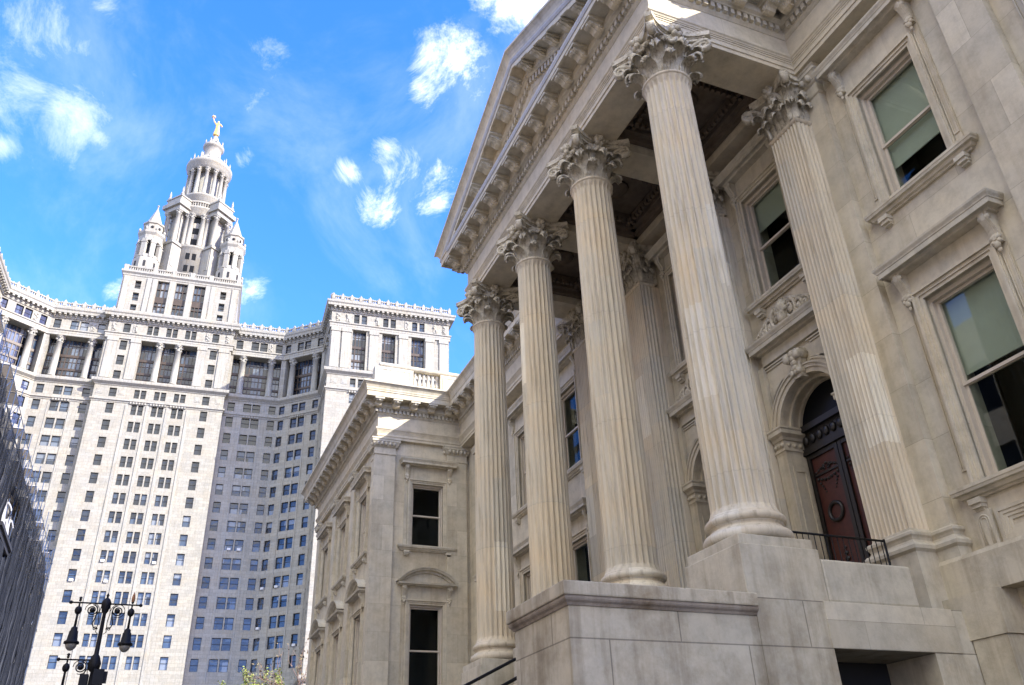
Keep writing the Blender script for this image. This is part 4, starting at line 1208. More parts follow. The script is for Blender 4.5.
# windows: the hundred that show best get an object each, the rest form one part
def win_mesh(hw, za, zb, ac=False):
    b = MB(); h = zb - za
    b.box(-hw, hw, -.38, -.34, 0, h)
    return b
wm_cache = {}
def win_parts(hw, h, ac):
    key = (round(hw, 2), round(h, 2), ac)
    if key in wm_cache: return wm_cache[key]
    gl, fr = MB(), MB()
    gl.box(-hw + .05, hw - .05, -.40, -.36, .05, h - .05)
    fr.box(-hw, -hw + .07, -.42, -.28, 0, h); fr.box(hw - .07, hw, -.42, -.28, 0, h); fr.box(-hw + .07, hw - .07, -.42, -.281, 0, .07); fr.box(-hw + .07, hw - .07, -.42, -.281, h - .09, h); fr.box(-hw + .07, hw - .07, -.42, -.30, h * .5 - .05, h * .5 + .05)
    wm_cache[key] = (gl, fr); return gl, fr
def shown(wi):
    M, s, hw, za, zb = wi
    p = M @ Vector((s, 0, (za + zb) / 2))
    sc = 0
    # nearest to the middle of the view: the centre block and the right-hand wing, from the cornice down
    if -36 < p.x < 14 and p.y < 10: sc = zb + (30 if abs(p.x) < 13.2 else 0) * .4
    return sc
order = sorted(win_list, key=shown, reverse=True)
gm_cache = {}
restg, restf = MB(), MB()
for q, (M, s, hw, za, zb) in enumerate(order):
    gl, fr = win_parts(hw, zb - za, False)
    T = M @ Matrix.Translation((s, 0, za))
    if q < 100:
        key = (round(hw, 2), round(zb - za, 2))
        if key not in gm_cache: gm_cache[key] = (gl.mesh('window', M_FARGL), fr.mesh('frame', M_DARK))
        o = inst('window', gm_cache[key][0], MUN); o.matrix_local = T
        f = inst('frame', gm_cache[key][1], o)
    else:
        restg.merge(gl, T); restf.merge(fr, T)
tag(restg.build('window', M_FARGL, MUN), kind='stuff'); tag(restf.build('window_frame', M_DARK, MUN), kind='stuff')
# window units hung in some lower windows
au = MB()
for (M, s, hw, za, zb) in win_list:
    if za < 60 and random.random() < .11:
        t = MB(); t.box(s - .42, s + .3, -.3, .28, za + .02, za + .5); t.box(s - .38, s + .26, .28, .30, za + .07, za + .45); au.merge(t, M)
tag(au.build('air_conditioner', M_ACUNIT, MUN), kind='stuff')

# ---- tower
tb = MB(); hw, yf, z0, z1 = 13.0, -1.6, 104.2, 117.0
th = [(13 + s - .66, 13 + s + .66, z - 1.1, z + 1.1) for s in (-9.45, 9.45) for z in (113.6, 110.3, 107.1)] + [(13 + c - 1.25, 13 + c + 1.25, 105.6, 115.4) for c in (-4.05, 0, 4.05)]
t = MB(); wall_grid(t, 0, 26, z0, z1, th, 0, .7); tb.merge(t, Matrix.Translation((-13, yf, 0)))
tb.box(-13, -12.9, yf - 22, yf, z0, z1); tb.box(12.9, 13, yf - 22, yf, z0, z1); tb.box(-13, 13, yf - 22, yf - 21.9, z0, z1)
tw = tb.build('tower_block', M_GRANITE, MUN)
tg, tm = MB(), MB()
for a, b, c, d in th:
    tg.box(a - 13, b - 13, yf - .72, yf - .66, c, d)
    if b - a > 2:
        for k in range(4):
            x = a - 13 + (b - a) * k / 3; tm.box(x - .09, x + .09, yf - .66, yf - .45, c, d)
        for za, zb in ((108.6, 108.8), (109.6, 111.2), (113.2, 113.4), (105.6, 106.6)): tm.box(a - 13, b - 13, yf - .66, yf - .42, za, zb)
    else:
        tm.box(a - 13, b - 13, yf - .66, yf - .55, (c + d) / 2 - .06, (c + d) / 2 + .06)
tg.build('tower_glazing', M_FARGL, tw); tm.build('tower_mullion', M_BRONZE, tw)
tc_ = MB()
sq = [(-13, yf - 21), (-13, yf), (13, yf), (13, yf - 21)]
tc_.sweep([(-.4, 115.9), (.1, 115.9), (.15, 116.3), (.5, 116.7), (.5, 117.2), (-.4, 117.3)], sq)
tc_.sweep([(-.5, 118.15), (.2, 118.15), (.25, 118.5), (-.5, 118.55)], sq)
for k in range(52):
    x = -12.7 + 25.4 * k / 51; tc_.box(x - .13, x + .13, yf - .25, yf + .1, 117.2, 118.2)
for x in (-12.6, -6.3, -2, 2, 6.3, 12.6): tc_.box(x - .5, x + .5, yf - .4, yf + .3, 117.2, 118.7)
for x in (-12, -7, -6, -2.05, 2.05, 6, 7, 12): tc_.box(x - .62, x + .62, yf - .1, yf + .22, 104.6, 115.7)
tc_.box(-12.6, 12.6, yf - 21, yf - .5, 117.0, 117.25)
tc_.build('tower_balustrade', M_GRTRIM, tw)
AX, AY = -.3, -12.0
def turret():
    b = MB(); n = 8; a0 = PI / 8
    b.lathe([(3.2, 117.2), (3.2, 121.6), (2.95, 121.9), (2.95, 122.2)], n, smooth=False, a0=a0)
    # eight piers round an open lantern, arches over the gaps
    for k in range(8):
        a = a0 + k * PI / 4; c, s_ = math.cos(a), math.sin(a)
        t = MB(); t.box(2.1, 2.95, -.55, .55, 122.2, 127.4); t.box(2.0, 3.05, -.7, .7, 126.3, 126.6)
        b.merge(t, Matrix(((c, -s_, 0, 0), (s_, c, 0, 0), (0, 0, 1, 0), (0, 0, 0, 1))))
        am = a + PI / 8; c, s_ = math.cos(am), math.sin(am)
        t = MB()
        arc = [(.62 * math.cos(PI * i / 10), 126.4 + .62 * math.sin(PI * i / 10)) for i in range(11)]
        t.ext([(2.0, y, z) for y, z in arc] + [(2.0, -.75, 126.4), (2.0, -.75, 127.6), (2.0, .75, 127.6), (2.0, .75, 126.4)], (.72, 0, 0))
        t.box(2.0, 2.7, -.7, .7, 122.2, 123.0)
        b.merge(t, Matrix(((c, -s_, 0, 0), (s_, c, 0, 0), (0, 0, 1, 0), (0, 0, 0, 1))))
    b.lathe([(2.8, 127.3), (2.9, 128.6), (3.3, 129.2), (3.35, 129.8), (2.3, 130.3), (2.3, 132.3), (2.6, 132.5), (2.6, 132.9), (2.0, 133.1), (.18, 138.3), (.16, 139.4)], n, smooth=False, a0=a0)
    b.ball((0, 0, 139.3), .3, 6)
    for k in range(8):
        a = k * PI / 4; b.ball((3.0 * math.cos(a + a0), 3.0 * math.sin(a + a0), 130.4), .35, 5, (1, 1, 1.6))
    return b.mesh('turret', M_GRTRIM)
TM = turret()
TDC = MB().lathe([(1.9, 122.3), (1.9, 127.2)], 8).mesh('turret_core', M_DARK)
TDB = MB().ball((2.22, 0, 131.3), .38, 6, (.5, 1, 1)).mesh('round_opening', M_DARK)
TDS = MB().box(2.75, 3.05, -.25, .25, 119.2, 120.8).mesh('slot_window', M_DARK)
for sx in (-9.5, 9.5):
    for sy in (7.2, -8):
        t = inst('turret', TM, tw, (AX + sx, AY + sy, 0)); inst('turret_core', TDC, t)
        for k in range(8): inst('round_opening', TDB, t, rz=k * PI / 4); inst('slot_window', TDS, t, rz=k * PI / 4)
# lower drum with four diagonal buttress pavilions
dr = MB()
dr.lathe([(6.6, 117.2), (6.6, 128.4), (7.0, 128.7), (7.2, 129.2), (6.9, 129.4)], 40, (AX, AY))
dr.lathe([(5.6, 129.3), (5.6, 139.4)], 32, (AX, AY))
dr.lathe([(6.5, 139.0), (6.5, 139.9), (6.6, 140.0), (6.6, 140.6), (7.15, 141.1), (7.2, 141.6), (6.3, 141.8)], 40, (AX, AY))
dr.lathe([(6.35, 143.3), (6.45, 143.4), (6.45, 143.8), (6.0, 143.9), (6.0, 143.3)], 40, (AX, AY), cap=False)
dr.lathe([(4.95, 141.7), (4.95, 146.6), (5.35, 146.9), (5.4, 147.4), (3.2, 147.5), (3.2, 156.4)], 40, (AX, AY))
for k in range(4):
    a = PI / 4 + k * PI / 2; c, s_ = math.cos(a), math.sin(a)
    R_ = Matrix(((c, -s_, 0, AX), (s_, c, 0, AY), (0, 0, 1, 0), (0, 0, 0, 1)))
    t = MB(); t.box(4.5, 9.0, -2.5, 2.5, 117.2, 128.5); t.box(4.5, 9.3, -2.8, 2.8, 128.5, 129.3)
    t.box(4.5, 7.0, -1.5, 1.5, 129.3, 139.2); t.box(4.5, 9.0, -2.6, 2.6, 139.2, 140.4); t.box(4.5, 9.6, -3.1, 3.1, 140.4, 141.6); t.box(4.5, 8.9, -2.5, 2.5, 141.6, 143.3); t.box(4.5, 9.1, -2.7, 2.7, 143.3, 143.7)
    t.box(8.9, 9.05, -1.2, 1.2, 122, 127.4); t.box(7.6, 8.6, -2.62, 2.62, 122, 127.4)
    for y in (-2.2, 2.2): t.lathe([(.35, 143.7), (.5, 144.1), (.2, 144.9), (.32, 145.3), (.05, 146.6)], 8, (8.6, y))
    dr.merge(t, R_)
for k in range(64):
    a = 2 * PI * k / 64; x, y = AX + 6.22 * math.cos(a), AY + 6.22 * math.sin(a); dr.box(x - .09, x + .09, y - .09, y + .09, 141.7, 143.35)
dm = dr.build('tower_drum', M_GRTRIM, tw)
C2 = mcol_mesh(.62, 129.35, 139.25, 14)
for k in range(4):
    a = PI / 4 + k * PI / 2
    for rr, da in ((8.5, .225), (8.5, -.225), (6.35, .40), (6.35, -.40), (6.35, .57), (6.35, -.57)):
        inst('column', C2, dm, (AX + rr * math.cos(a + da), AY + rr * math.sin(a + da), 0))
for f in range(4):
    a = f * PI / 2; c, s_ = math.cos(a), math.sin(a); R_ = Matrix(((c, -s_, 0, AX), (s_, c, 0, AY), (0, 0, 1, 0), (0, 0, 0, 1)))
    rects = [(5.2, 5.66, 0, .72, z, .9) for z in (131.2, 134.6, 138.1)]
    for z in (126.1, 122.5):
        rects += [(6.2, 6.58, y, .5, z, .95) for y in (-.72, .72)] + [(5.4, 6.05, y, .4, z, .95) for y in (-2.75, 2.75)]
    for x0, x1, y, hy, z, hz in rects:
        o = MB().box(x0, x1, y - hy, y + hy, z - hz, z + hz).build('window', M_DARKGL, dm); o.matrix_local = R_
C3 = mcol_mesh(.52, 147.45, 156.4, 12)
for k in range(14): inst('column', C3, dm, (AX + 4.75 * math.cos(2 * PI * (k + .5) / 14), AY + 4.75 * math.sin(2 * PI * (k + .5) / 14), 0))
ln = MB()
ln.lathe([(5.15, 156.4), (5.2, 157.2), (5.35, 157.3), (5.35, 157.8), (5.85, 158.2), (5.95, 158.7), (5.95, 159.2), (5.1, 159.5), (4.9, 160.4), (4.0, 160.8), (3.8, 161.8), (2.9, 162.2), (2.6, 162.8), (2.2, 163.0), (2.2, 166.4), (2.45, 166.6), (2.75, 167.0), (2.8, 167.5), (2.1, 167.7), (2.0, 168.4), (1.6, 169.3), (1.2, 169.9), (.8, 170.3), (.75, 171.2), (.55, 171.4), (.5, 171.9)], 36, (AX, AY))
for rr, n, z, h in ((5.2, 14, 159.3, 2.6), (3.6, 10, 161.3, 2.0), (2.35, 8, 167.6, 2.0)):
    for k in range(n):
        a = 2 * PI * (k + .5) / n; p = (AX + rr * math.cos(a), AY + rr * math.sin(a))
        ln.lathe([(.28, z), (.34, z + .2 * h), (.14, z + .4 * h), (.26, z + .55 * h), (.2, z + .7 * h), (.03, z + h)], 7, p)
ln.build('lantern', M_GRTRIM, tw)

# gilded figure on top: robed woman, left arm raised with a crown
def skin_body(name, mat, joints, edges, root=0, sub=2):
    me = D.meshes.new(name); me.from_pydata([j[0] for j in joints], edges, [])
    o = D.objects.new(name, me); COL.objects.link(o)
    sk = o.modifiers.new('skin', 'SKIN')
    for i, j in enumerate(joints):
        v = me.skin_vertices[0].data[i]; v.radius = (j[1], j[2] if len(j) > 2 else j[1]); v.use_root = (i == root)
    sb = o.modifiers.new('sub', 'SUBSURF'); sb.levels = sub; sb.render_levels = sub
    me.materials.append(mat)
    return o
def figure(name, mat, base, h, rz, arm_up=True):
    k = h / 1.75
    J = [((0, 0, .95), .19, .15), ((0, 0, 1.15), .15, .12), ((0, 0, 1.38), .19, .12), ((0, 0, 1.5), .07, .07), ((0, .02, 1.62), .10, .115), ((0, .02, 1.72), .085, .09),
         ((0, 0, .6), .23, .18), ((.02, .02, .25), .27, .22), ((.02, .03, .02), .30, .26),
         ((.20, 0, 1.42), .075), ((.34, .08, 1.60 if arm_up else 1.2), .055), ((.42, .1, 1.86 if arm_up else 1.0), .042), ((.43, .1, 1.95 if arm_up else .93), .05),
         ((-.20, 0, 1.42), .075), ((-.32, .06, 1.18), .055), ((-.36, .2, 1.02), .042), ((-.36, .27, 1.02), .05)]
    Ed = [(0, 1), (1, 2), (2, 3), (3, 4), (4, 5), (0, 6), (6, 7), (7, 8), (2, 9), (9, 10), (10, 11), (11, 12), (2, 13), (13, 14), (14, 15), (15, 16)]
    JJ = [(tuple(c * k for c in j[0]), j[1] * k, (j[2] if len(j) > 2 else j[1]) * k) for j in J]
    o = skin_body(name, mat, JJ, Ed); o.location = base; o.rotation_euler = (0, 0, rz)
    return o, k
top = Matrix.Translation(MUN.location) @ Matrix.Rotation(rad(85.5), 4, 'Z') @ Vector((AX, AY, 171.9))
fg, k = figure('statue', M_GOLD, top, 5.9, rad(85.5 + 180 + 180))
tag(fg, 'gilded robed figure with raised arm standing on the very top of the tower', 'statue')
cw = MB().lathe([(.10, 1.96), (.15, 1.98), (.17, 2.06), (.12, 2.05)], 10, cap=False)
for q in range(5): cw.ball((.15 * math.cos(q * 1.257), .15 * math.sin(q * 1.257), 2.1), .035, 5)
c_ = MB(); c_.add([((v[0] + .43) * k, (v[1] + .1) * k, v[2] * k) for v in cw.v], cw.f); c_.build('crown', M_GOLD, fg)

# ------------------------------------------------------------------ netted building over the street
def netting_mat():
    m, nt, nn, L, P = new_mat('dark_debris_net')
    tc = N(nt, 'ShaderNodeTexCoord')
    mp = N(nt, 'ShaderNodeMapping'); mp.inputs['Scale'].default_value = (2.2, 1, .07); L.new(tc.outputs['Object'], mp.inputs[0])
    n = N(nt, 'ShaderNodeTexNoise', i_Scale=1.3, i_Detail=9.0, i_Roughness=.7); L.new(mp.outputs[0], n.inputs['Vector'])
    r = ramp(nt, [(.35, (.010, .011, .013, 1)), (.52, (.022, .024, .028, 1)), (.68, (.075, .077, .08, 1))]); L.new(n.outputs[0], r.inputs[0])
    L.new(r.outputs[0], P.inputs['Base Color']); P.inputs['Roughness'].default_value = .95; P.inputs['Specular IOR Level'].default_value = 0.0
    n2 = N(nt, 'ShaderNodeTexNoise', i_Scale=.9, i_Detail=8.0, i_Roughness=.75); L.new(tc.outputs['Object'], n2.inputs['Vector'])
    sp = N(nt, 'ShaderNodeSeparateXYZ'); L.new(tc.outputs['Object'], sp.inputs[0])
    mr = N(nt, 'ShaderNodeMapRange'); mr.inputs[1].default_value = 24.0; mr.inputs[2].default_value = 31.5; mr.inputs[3].default_value = .99; mr.inputs[4].default_value = .45; L.new(sp.outputs[2], mr.inputs[0])
    ad = N(nt, 'ShaderNodeMath', operation='MULTIPLY_ADD'); L.new(n2.outputs[0], ad.inputs[0]); ad.inputs[1].default_value = 1.6; ad.inputs[2].default_value = -.8
    a2 = N(nt, 'ShaderNodeMath', operation='ADD', use_clamp=True); L.new(mr.outputs[0], a2.inputs[0]); L.new(ad.outputs[0], a2.inputs[1])
    L.new(a2.outputs[0], P.inputs['Alpha'])
    return m
M_NET = netting_mat()
M_PIPE = plain('blue_grey_scaffold_tube', (.035, .055, .10), rough=.6, metal=.1, noise=.2)
M_OLD = stone('sooty_limestone', (.36, .33, .28), bw=2.2, bh=.9, joint=.02, stain=.5)
M_WSTAT = plain('white_marble_figure', (.30, .30, .29), rough=.7, noise=.1, scale=1.0)
SB = empty('scaffolded_building', (44, 12.0, 0)); tag(SB, 'street building wrapped in dark netting and blue scaffold tubes at the left edge', 'building')
w = MB(); hl = []
for k in range(18):
    for z in (2, 7, 12, 17): hl.append((1.5 + 4.2 * k, 3.3 + 4.2 * k, z, z + 3))
wt = MB(); wall_grid(wt, 0, 76.6, -.3, 29.4, hl, 0, .4)
w.add([(76.6 - v[0], -v[1] + 1.6, v[2]) for v in wt.v], wt.f)
w.box(0, 76.6, 1.98, 20, -.3, 29.3)
w.build('wall', M_OLD, SB)
for k in range(32):
    x0 = 2.4 * k; x1 = x0 + 2.4
    if x1 > 73.6: break
    zt = 30.0 + random.uniform(-.5, .5) - (0 if x0 < 66 else (x0 - 66) * .9)
    rows, nz, nx = [], 26, 4
    for i in range(nz + 1):
        z = zt * i / nz
        for j in range(nx + 1):
            x = x0 + 2.4 * j / nx
            rows.append((x, .12 * math.sin(x * 1.7 + z * .35) * math.sin(PI * j / nx) + .05 * math.sin(z * 1.9 + k), z + (random.uniform(-.6, .5) if i == nz else 0)))
    b = MB(); n1 = nx + 1
    fs = []
    for i in range(nz):
        for j in range(nx):
            z = zt * (i + .5) / nz
            if 31.0 < x0 + .6 * j + .3 < 38.6 and 23.2 < z < 27.2: continue
            fs.append((i * n1 + j, i * n1 + j + 1, (i + 1) * n1 + j + 1, (i + 1) * n1 + j))
    b.add(rows, fs, True); o = b.build('netting', M_NET, SB)
    so = o.modifiers.new('thickness', 'SOLIDIFY'); so.thickness = .015
pm = MB().tube([(0, 0, 0), (0, 0, 33.6)], .035, 6).mesh('scaffold_standard', M_PIPE)
for k in range(32):
    for y in (.22, 1.1): inst('scaffold_standard', pm, SB, (.1 + 2.4 * k, y, 0), scale=(1, 1, 1 + random.uniform(-.05, .03)))
lg = MB()
for z in [2 * q for q in range(1, 17)]:
    for y in (.20, 1.12): lg.tube([(-.3, y, z), (75.2 + random.uniform(-.5, 1), y, z)], .03, 6)
    if z > 28:
        for k in range(31):
            lg.tube([(.1 + 2.4 * k, .2, z), (.1 + 2.4 * k, 1.12, z)], .035, 5)
            if random.random() < .6: lg.tube([(.1 + 2.4 * k, .24, z - 2), (2.5 + 2.4 * k, .24, z)], .03, 5)
for z in range(2, 34, 2):
    lg.tube([(74.5, .1, z), (75.6, 1.6, z)], .05, 5)
    if z < 34: lg.tube([(74.5, .16, z), (75.0, 1.0, z + 2)], .035, 5); lg.tube([(70 + z % 4, .16, z), (74.5, .2, z + 2)], .035, 5)
lg.build('scaffold_ledgers', M_PIPE, SB)
dk = MB().box(.1, 2.45, .25, 1.05, .04, .09).mesh('scaffold_deck', M_WOOD)
for z in (28, 30, 32):
    for k in range(0, 31, 1):
        if z < 30 or random.random() < .45: inst('scaffold_deck', dk, SB, (2.4 * k, 0, z))
lb = MB(); lb.box(30.8, 38.8, -.2, 1.59, 23.6, 23.9); lb.box(30.6, 39, .0, 1.59, 23.2, 23.599); lb.build('ledge', M_DARK, SB)
f1, _ = figure('statue', M_WSTAT, (44 + 32.6, 12.3, 23.9), 2.5, -PI / 2 - .5, False); tag(f1, 'taller white stone figure in a gap of the dark netting', 'statue', None)
f2, _ = figure('statue', M_WSTAT, (44 + 36.2, 12.3, 23.9), 2.1, -PI / 2 + .3, False); tag(f2, 'smaller lower white stone figure in a gap of the dark netting', 'statue', None)

# ------------------------------------------------------------------ street lamp
LX, LY = 24.2, 1.035
LP = empty('street_lamp', (LX, LY, 0)); tag(LP, 'ornate black iron lamp post with scrolled arms and hanging lanterns', 'street lamp')
pl = MB()
pl.lathe([(.30, 0), (.30, .15), (.24, .2), (.24, .6), (.18, .7), (.2, .75), (.13, .9), (.105, 1.2), (.095, 3.0), (.085, 4.7), (.12, 4.75), (.12, 4.85), (.085, 4.9), (.075, 5.3), (.17, 5.36), (.2, 5.5), (.13, 5.66), (.075, 5.72), (.055, 6.7), (.10, 6.76), (.14, 6.88), (.155, 6.97), (.10, 7.06), (.035, 7.10), (.035, 7.13), (.05, 7.16), (.01, 7.22)], 14)
pl.build('post', M_IRON, LP).scale = (.78, .78, 1)
def arm_set(z, sides):
    for sg in sides:
        a = MB()
        a.tube([(0, 0, z), (0, sg * .82, z - .0 + .0)], .020, 8)
        a.ball((0, sg * .82, z), .045, 6)
        pts = []
        for i in range(34):
            t = i / 33; an = PI * .5 - t * 3.2 * PI; R = .135 * (1 - .62 * t); pts.append((0, sg * (.30 + R * math.cos(an) * -1), z - .17 + R * math.sin(an)))
        a.tube([(0, sg * .09, z - .62), (0, sg * .19, z - .60), (0, sg * .235, z - .50), (0, sg * .20, z - .36), (0, sg * .17, z - .22), (0, sg * .19, z - .09), (0, sg * .26, z - .04)] + pts, .016, 6)
        a.ball((0, sg * .30, z - .17), .06, 8)
        a.tube([(0, sg * .30 + .165 * math.cos(q * .42), z - .17 + .165 * math.sin(q * .42)) for q in range(13)], .010, 5)
        a.tube([(0, sg * .06, z - .75), (0, sg * .12, z - .70), (0, sg * .10, z - .45), (0, sg * .13, z - .25), (0, sg * .10, z - .05)], .010, 5)
        sp = [(0, sg * (.16 - .055 * math.cos(q * .5) * (1 - q / 18)), z - .62 + .055 * math.sin(q * .5) * (1 - q / 18)) for q in range(15)]
        a.tube(sp, .010, 5)
        a.build('scroll_arm', M_IRON, LP)
        h = MB(); y = sg * .615
        h.lathe([(.02, z + .03), (.035, z + .06), (.025, z + .09), (.045, z + .12), (.01, z + .15)], 8, (0, y))
        h.tube([(0, y, z), (0, y, z - .1)], .02, 6); h.ball((0, y, z - .19), .085, 10, (1, 1, 1.25))
        h.tube([(0, y, z - .28), (0, y, z - .34), (0, y, z - .60)], [.03, .026, .032], 8)
        h.lathe([(.03, z - .58), (.075, z - .62), (.08, z - .68), (.10, z - .70), (.125, z - .92), (.175, z - .95), (.18, z - 1.0), (.13, z - 1.005)], 16, (0, y))
        o = h.build('lantern', M_IRON, LP)
        g = MB(); g.lathe([(.125, z - 1.006), (.135, z - 1.04), (.11, z - 1.10), (.06, z - 1.15), (.02, z - 1.165)], 14, (0, y)); g.build('globe', M_GLOBE, o)
M_GLOBE = plain('milky_lamp_glass', (.22, .205, .165), rough=.25, noise=.1)
arm_set(6.95, (1, -1)); arm_set(5.58, (1,))
fl = MB(); fl.lathe([(.02, 7.0), (.04, 7.05), (.045, 7.12), (.03, 7.2), (.005, 7.28)], 8, (0, -.615)); fl.build('finial', plain('rusty_finial', (.30, .13, .05), rough=.7), LP)
sg_ = MB(); sg_.box(-.14, .14, -.26, -.02, 5.0, 5.36); sg_.box(-.05, .05, -.34, -.26, 5.05, 5.32)
sg_.build('control_box', M_IRON, LP)
MB().box(-.12, .12, .07, .27, 4.7, 5.24).build('signal_box', M_IRON, LP, bevel=.02)

# ------------------------------------------------------------------ trees
M_BARK = plain('bark', (.075, .055, .042), rough=.9, noise=.3, scale=8)
M_TWIG = plain('reddish_twigs', (.20, .13, .10), rough=.9, noise=.3, scale=3)
def bud_mat(name, a, b):
    m, nt, nn, L, P = new_mat(name)
    oi = N(nt, 'ShaderNodeTexCoord'); n = N(nt, 'ShaderNodeTexNoise', i_Scale=1.4, i_Detail=3.0); L.new(oi.outputs['Object'], n.inputs['Vector'])
    r = ramp(nt, [(.35, a + (1,)), (.65, b + (1,))]); L.new(n.outputs[0], r.inputs[0]); L.new(r.outputs[0], P.inputs['Base Color']); P.inputs['Roughness'].default_value = .7
    P.inputs['Transmission Weight'].default_value = 0
    return m
M_BUD = bud_mat('lime_buds', (.17, .21, .03), (.30, .33, .07))
M_BUD2 = bud_mat('russet_buds', (.14, .09, .05), (.20, .17, .07))
def tree(x, y, h, spread, label, budm, nbud, seed, base=.45, twm=None):
    rnd = random.Random(seed)
    T = empty('street_tree', (x, y, 0)); tag(T, label, 'tree')
    tr, tw, tips = MB(), MB(), []
    def grow(p, d, L_, r, lev):
        n = 4; pts = [p]; dd = d.copy()
        for i in range(n):
            dd = (dd + Vector((rnd.uniform(-.2, .2), rnd.uniform(-.2, .2), rnd.uniform(-.02, .16)))).normalized(); pts.append(pts[-1] + dd * (L_ / n))
        (tr if lev < 2 else tw).tube(pts, [r * (1 - .4 * i / n) for i in range(n + 1)], 6 if lev < 2 else 4, cap=False)
        if lev >= 2: tips.extend(pts[1:])
        if lev == 4: return
        for q in range(3 if lev < 3 else 2):
            a = rnd.uniform(0, 2 * PI); tilt = rnd.uniform(.35, .85)
            nd = (dd * math.cos(tilt) + (dd.orthogonal().normalized() * math.cos(a) + dd.cross(dd.orthogonal()).normalized() * math.sin(a)) * math.sin(tilt)).normalized()
            grow(pts[-1 - (q % 2)], nd, L_ * rnd.uniform(.6, .8), r * .55, lev + 1)
    tr.tube([(0, 0, -.1), (.03, .02, h * base * .5), (0, 0, h * base)], [.22, .17, .14], 8)
    for q in range(5):
        a = q * 1.2566 + rnd.uniform(-.3, .3); grow(Vector((0, 0, h * base * (.8 + .05 * q))), Vector((math.cos(a) * spread, math.sin(a) * spread, 1)).normalized(), h * .23, .08, 1)
    tr.build('trunk', M_BARK, T)
    tw.build('twigs', twm or M_TWIG, T)
    lf = MB()
    for _ in range(nbud):
        p = rnd.choice(tips) + Vector((rnd.gauss(0, .12), rnd.gauss(0, .12), rnd.gauss(0, .12)))
        u = Vector((rnd.uniform(-1, 1), rnd.uniform(-1, 1), rnd.uniform(-1, 1))).normalized(); v = u.orthogonal().normalized(); s = rnd.uniform(.05, .11)
        lf.add([p - u * s, p + v * s * .6, p + u * s, p - v * s * .6], [(0, 1, 2, 3)])
    if nbud: tag(lf.build('crown', budm, T), kind='stuff')
    return T
tree(62, -6.5, 10.8, .46, 'tree with fresh lime-green buds in front of the curved shaded wing', M_BUD, 11000, 3)
tree(64, -9.6, 11.3, .40, 'slimmer tree of lime-green buds right of the bushier budding tree', M_BUD, 5200, 5)
tree(57, -3.9, 8.8, .6, 'low brown twiggy tree left of the lime-green budding trees', M_BUD2, 900, 8)
tree(56, -10.6, 12.6, .45, 'bare russet-twigged tree against the bright strip beside the courthouse corner', M_BUD2, 700, 12)

# ------------------------------------------------------------------ ground, street and the sunlit row across the street
def flat(name, x0, x1, y0, y1, z, mat, kind='structure', t=None):
    b = MB()
    if t: b.box(x0, x1, y0, y1, z - t, z)
    else: b.add([(x0, y0, z), (x1, y0, z), (x1, y1, z), (x0, y1, z)], [(0, 1, 2, 3)])
    return tag(b.build(name, mat), kind=kind)
M_GROUND = plain('city_ground', (.16, .155, .145), rough=.9, noise=.2, scale=.3)
M_ASPH = plain('asphalt', (.06, .06, .062), rough=.9, noise=.25, scale=2.0)
M_PAVE = stone('pavement_flags', (.25, .24, .22), bw=1.5, bh=1.5, joint=.015, var=.1, stain=.3)
M_LINE = plain('road_paint', (.75, .75, .70), rough=.8, noise=.1)
flat('ground', -900, 1500, -1200, 1200, -.05, M_GROUND)
flat('road', -200, 150, 3.2, 9.6, -.02, M_ASPH)
flat('road', 150, 166, -300, 300, -.02, M_ASPH)
flat('pavement', -200, 149, -2.2, 3.0, .10, M_PAVE, t=.16); flat('pavement', -200, 149, 9.8, 13.55, .10, M_PAVE, t=.16)
flat('forecourt', -60, 60, -10.8, -2.21, .0, M_PAVE)
lnb = MB()
for k in range(24): lnb.add([(-60 + 8 * k, 6.3, -.015), (-57 + 8 * k, 6.3, -.015), (-57 + 8 * k, 6.42, -.015), (-60 + 8 * k, 6.42, -.015)], [(0, 1, 2, 3)])
tag(lnb.build('road_markings', M_LINE), kind='structure')
ob = empty('office_row', (0, 15.5, 0)); tag(ob, 'cream masonry office building facing the courthouse from the other pavement', 'building')
ow = MB(); hl = []
for k in range(22):
    for z in (1.2, 5.6, 10, 14.4, 18.8): hl.append((1.2 + 3.9 * k, 3.0 + 3.9 * k, z, z + 2.6))
tt = MB(); wall_grid(tt, 0, 87, -.3, 24, hl, 0, .3)
ow.add([(40 - v[0], -v[1], v[2]) for v in tt.v], tt.f); ow.box(-47, 40, .31, 14, -.3, 23.9)
ow.build('wall', stone('cream_masonry', (.40, .34, .26), bw=1.2, bh=.4, joint=.02), ob)
gw = MB(); gw.box(-46.5, 39.5, .26, .30, .5, 23); gw.build('glazing', M_DARKGL, ob)

# ------------------------------------------------------------------ sky, sun, camera
SUN = Vector((-1.09, -1.07, .92)).normalized()
el = math.asin(SUN.z); rot = math.atan2(SUN.x, SUN.y) % (2 * PI)
W = D.worlds.new('World'); S.world = W; W.use_nodes = True
nt = W.node_tree; nn, L = nt.nodes, nt.links
bg = nn['Background']
sky = N(nt, 'ShaderNodeTexSky', sky_type='NISHITA'); sky.sun_disc = False
sky.sun_elevation = el; sky.sun_rotation = rot; sky.air_density = 1.0; sky.dust_density = .4; sky.ozone_density = 3.0
SKYSAT, SKYSTR = 1.30, .122
hs = N(nt, 'ShaderNodeHueSaturation'); hs.inputs['Saturation'].default_value = SKYSAT; hs.inputs['Value'].default_value = 1.0; hs.inputs['Hue'].default_value = .5
L.new(sky.outputs[0], hs.inputs['Color'])
skyc = mul(nt, hs.outputs[0], (.80, .68, .98, 1))
tc = N(nt, 'ShaderNodeTexCoord')
dirn = N(nt, 'ShaderNodeVectorMath', operation='NORMALIZE'); L.new(tc.outputs['Generated'], dirn.inputs[0])
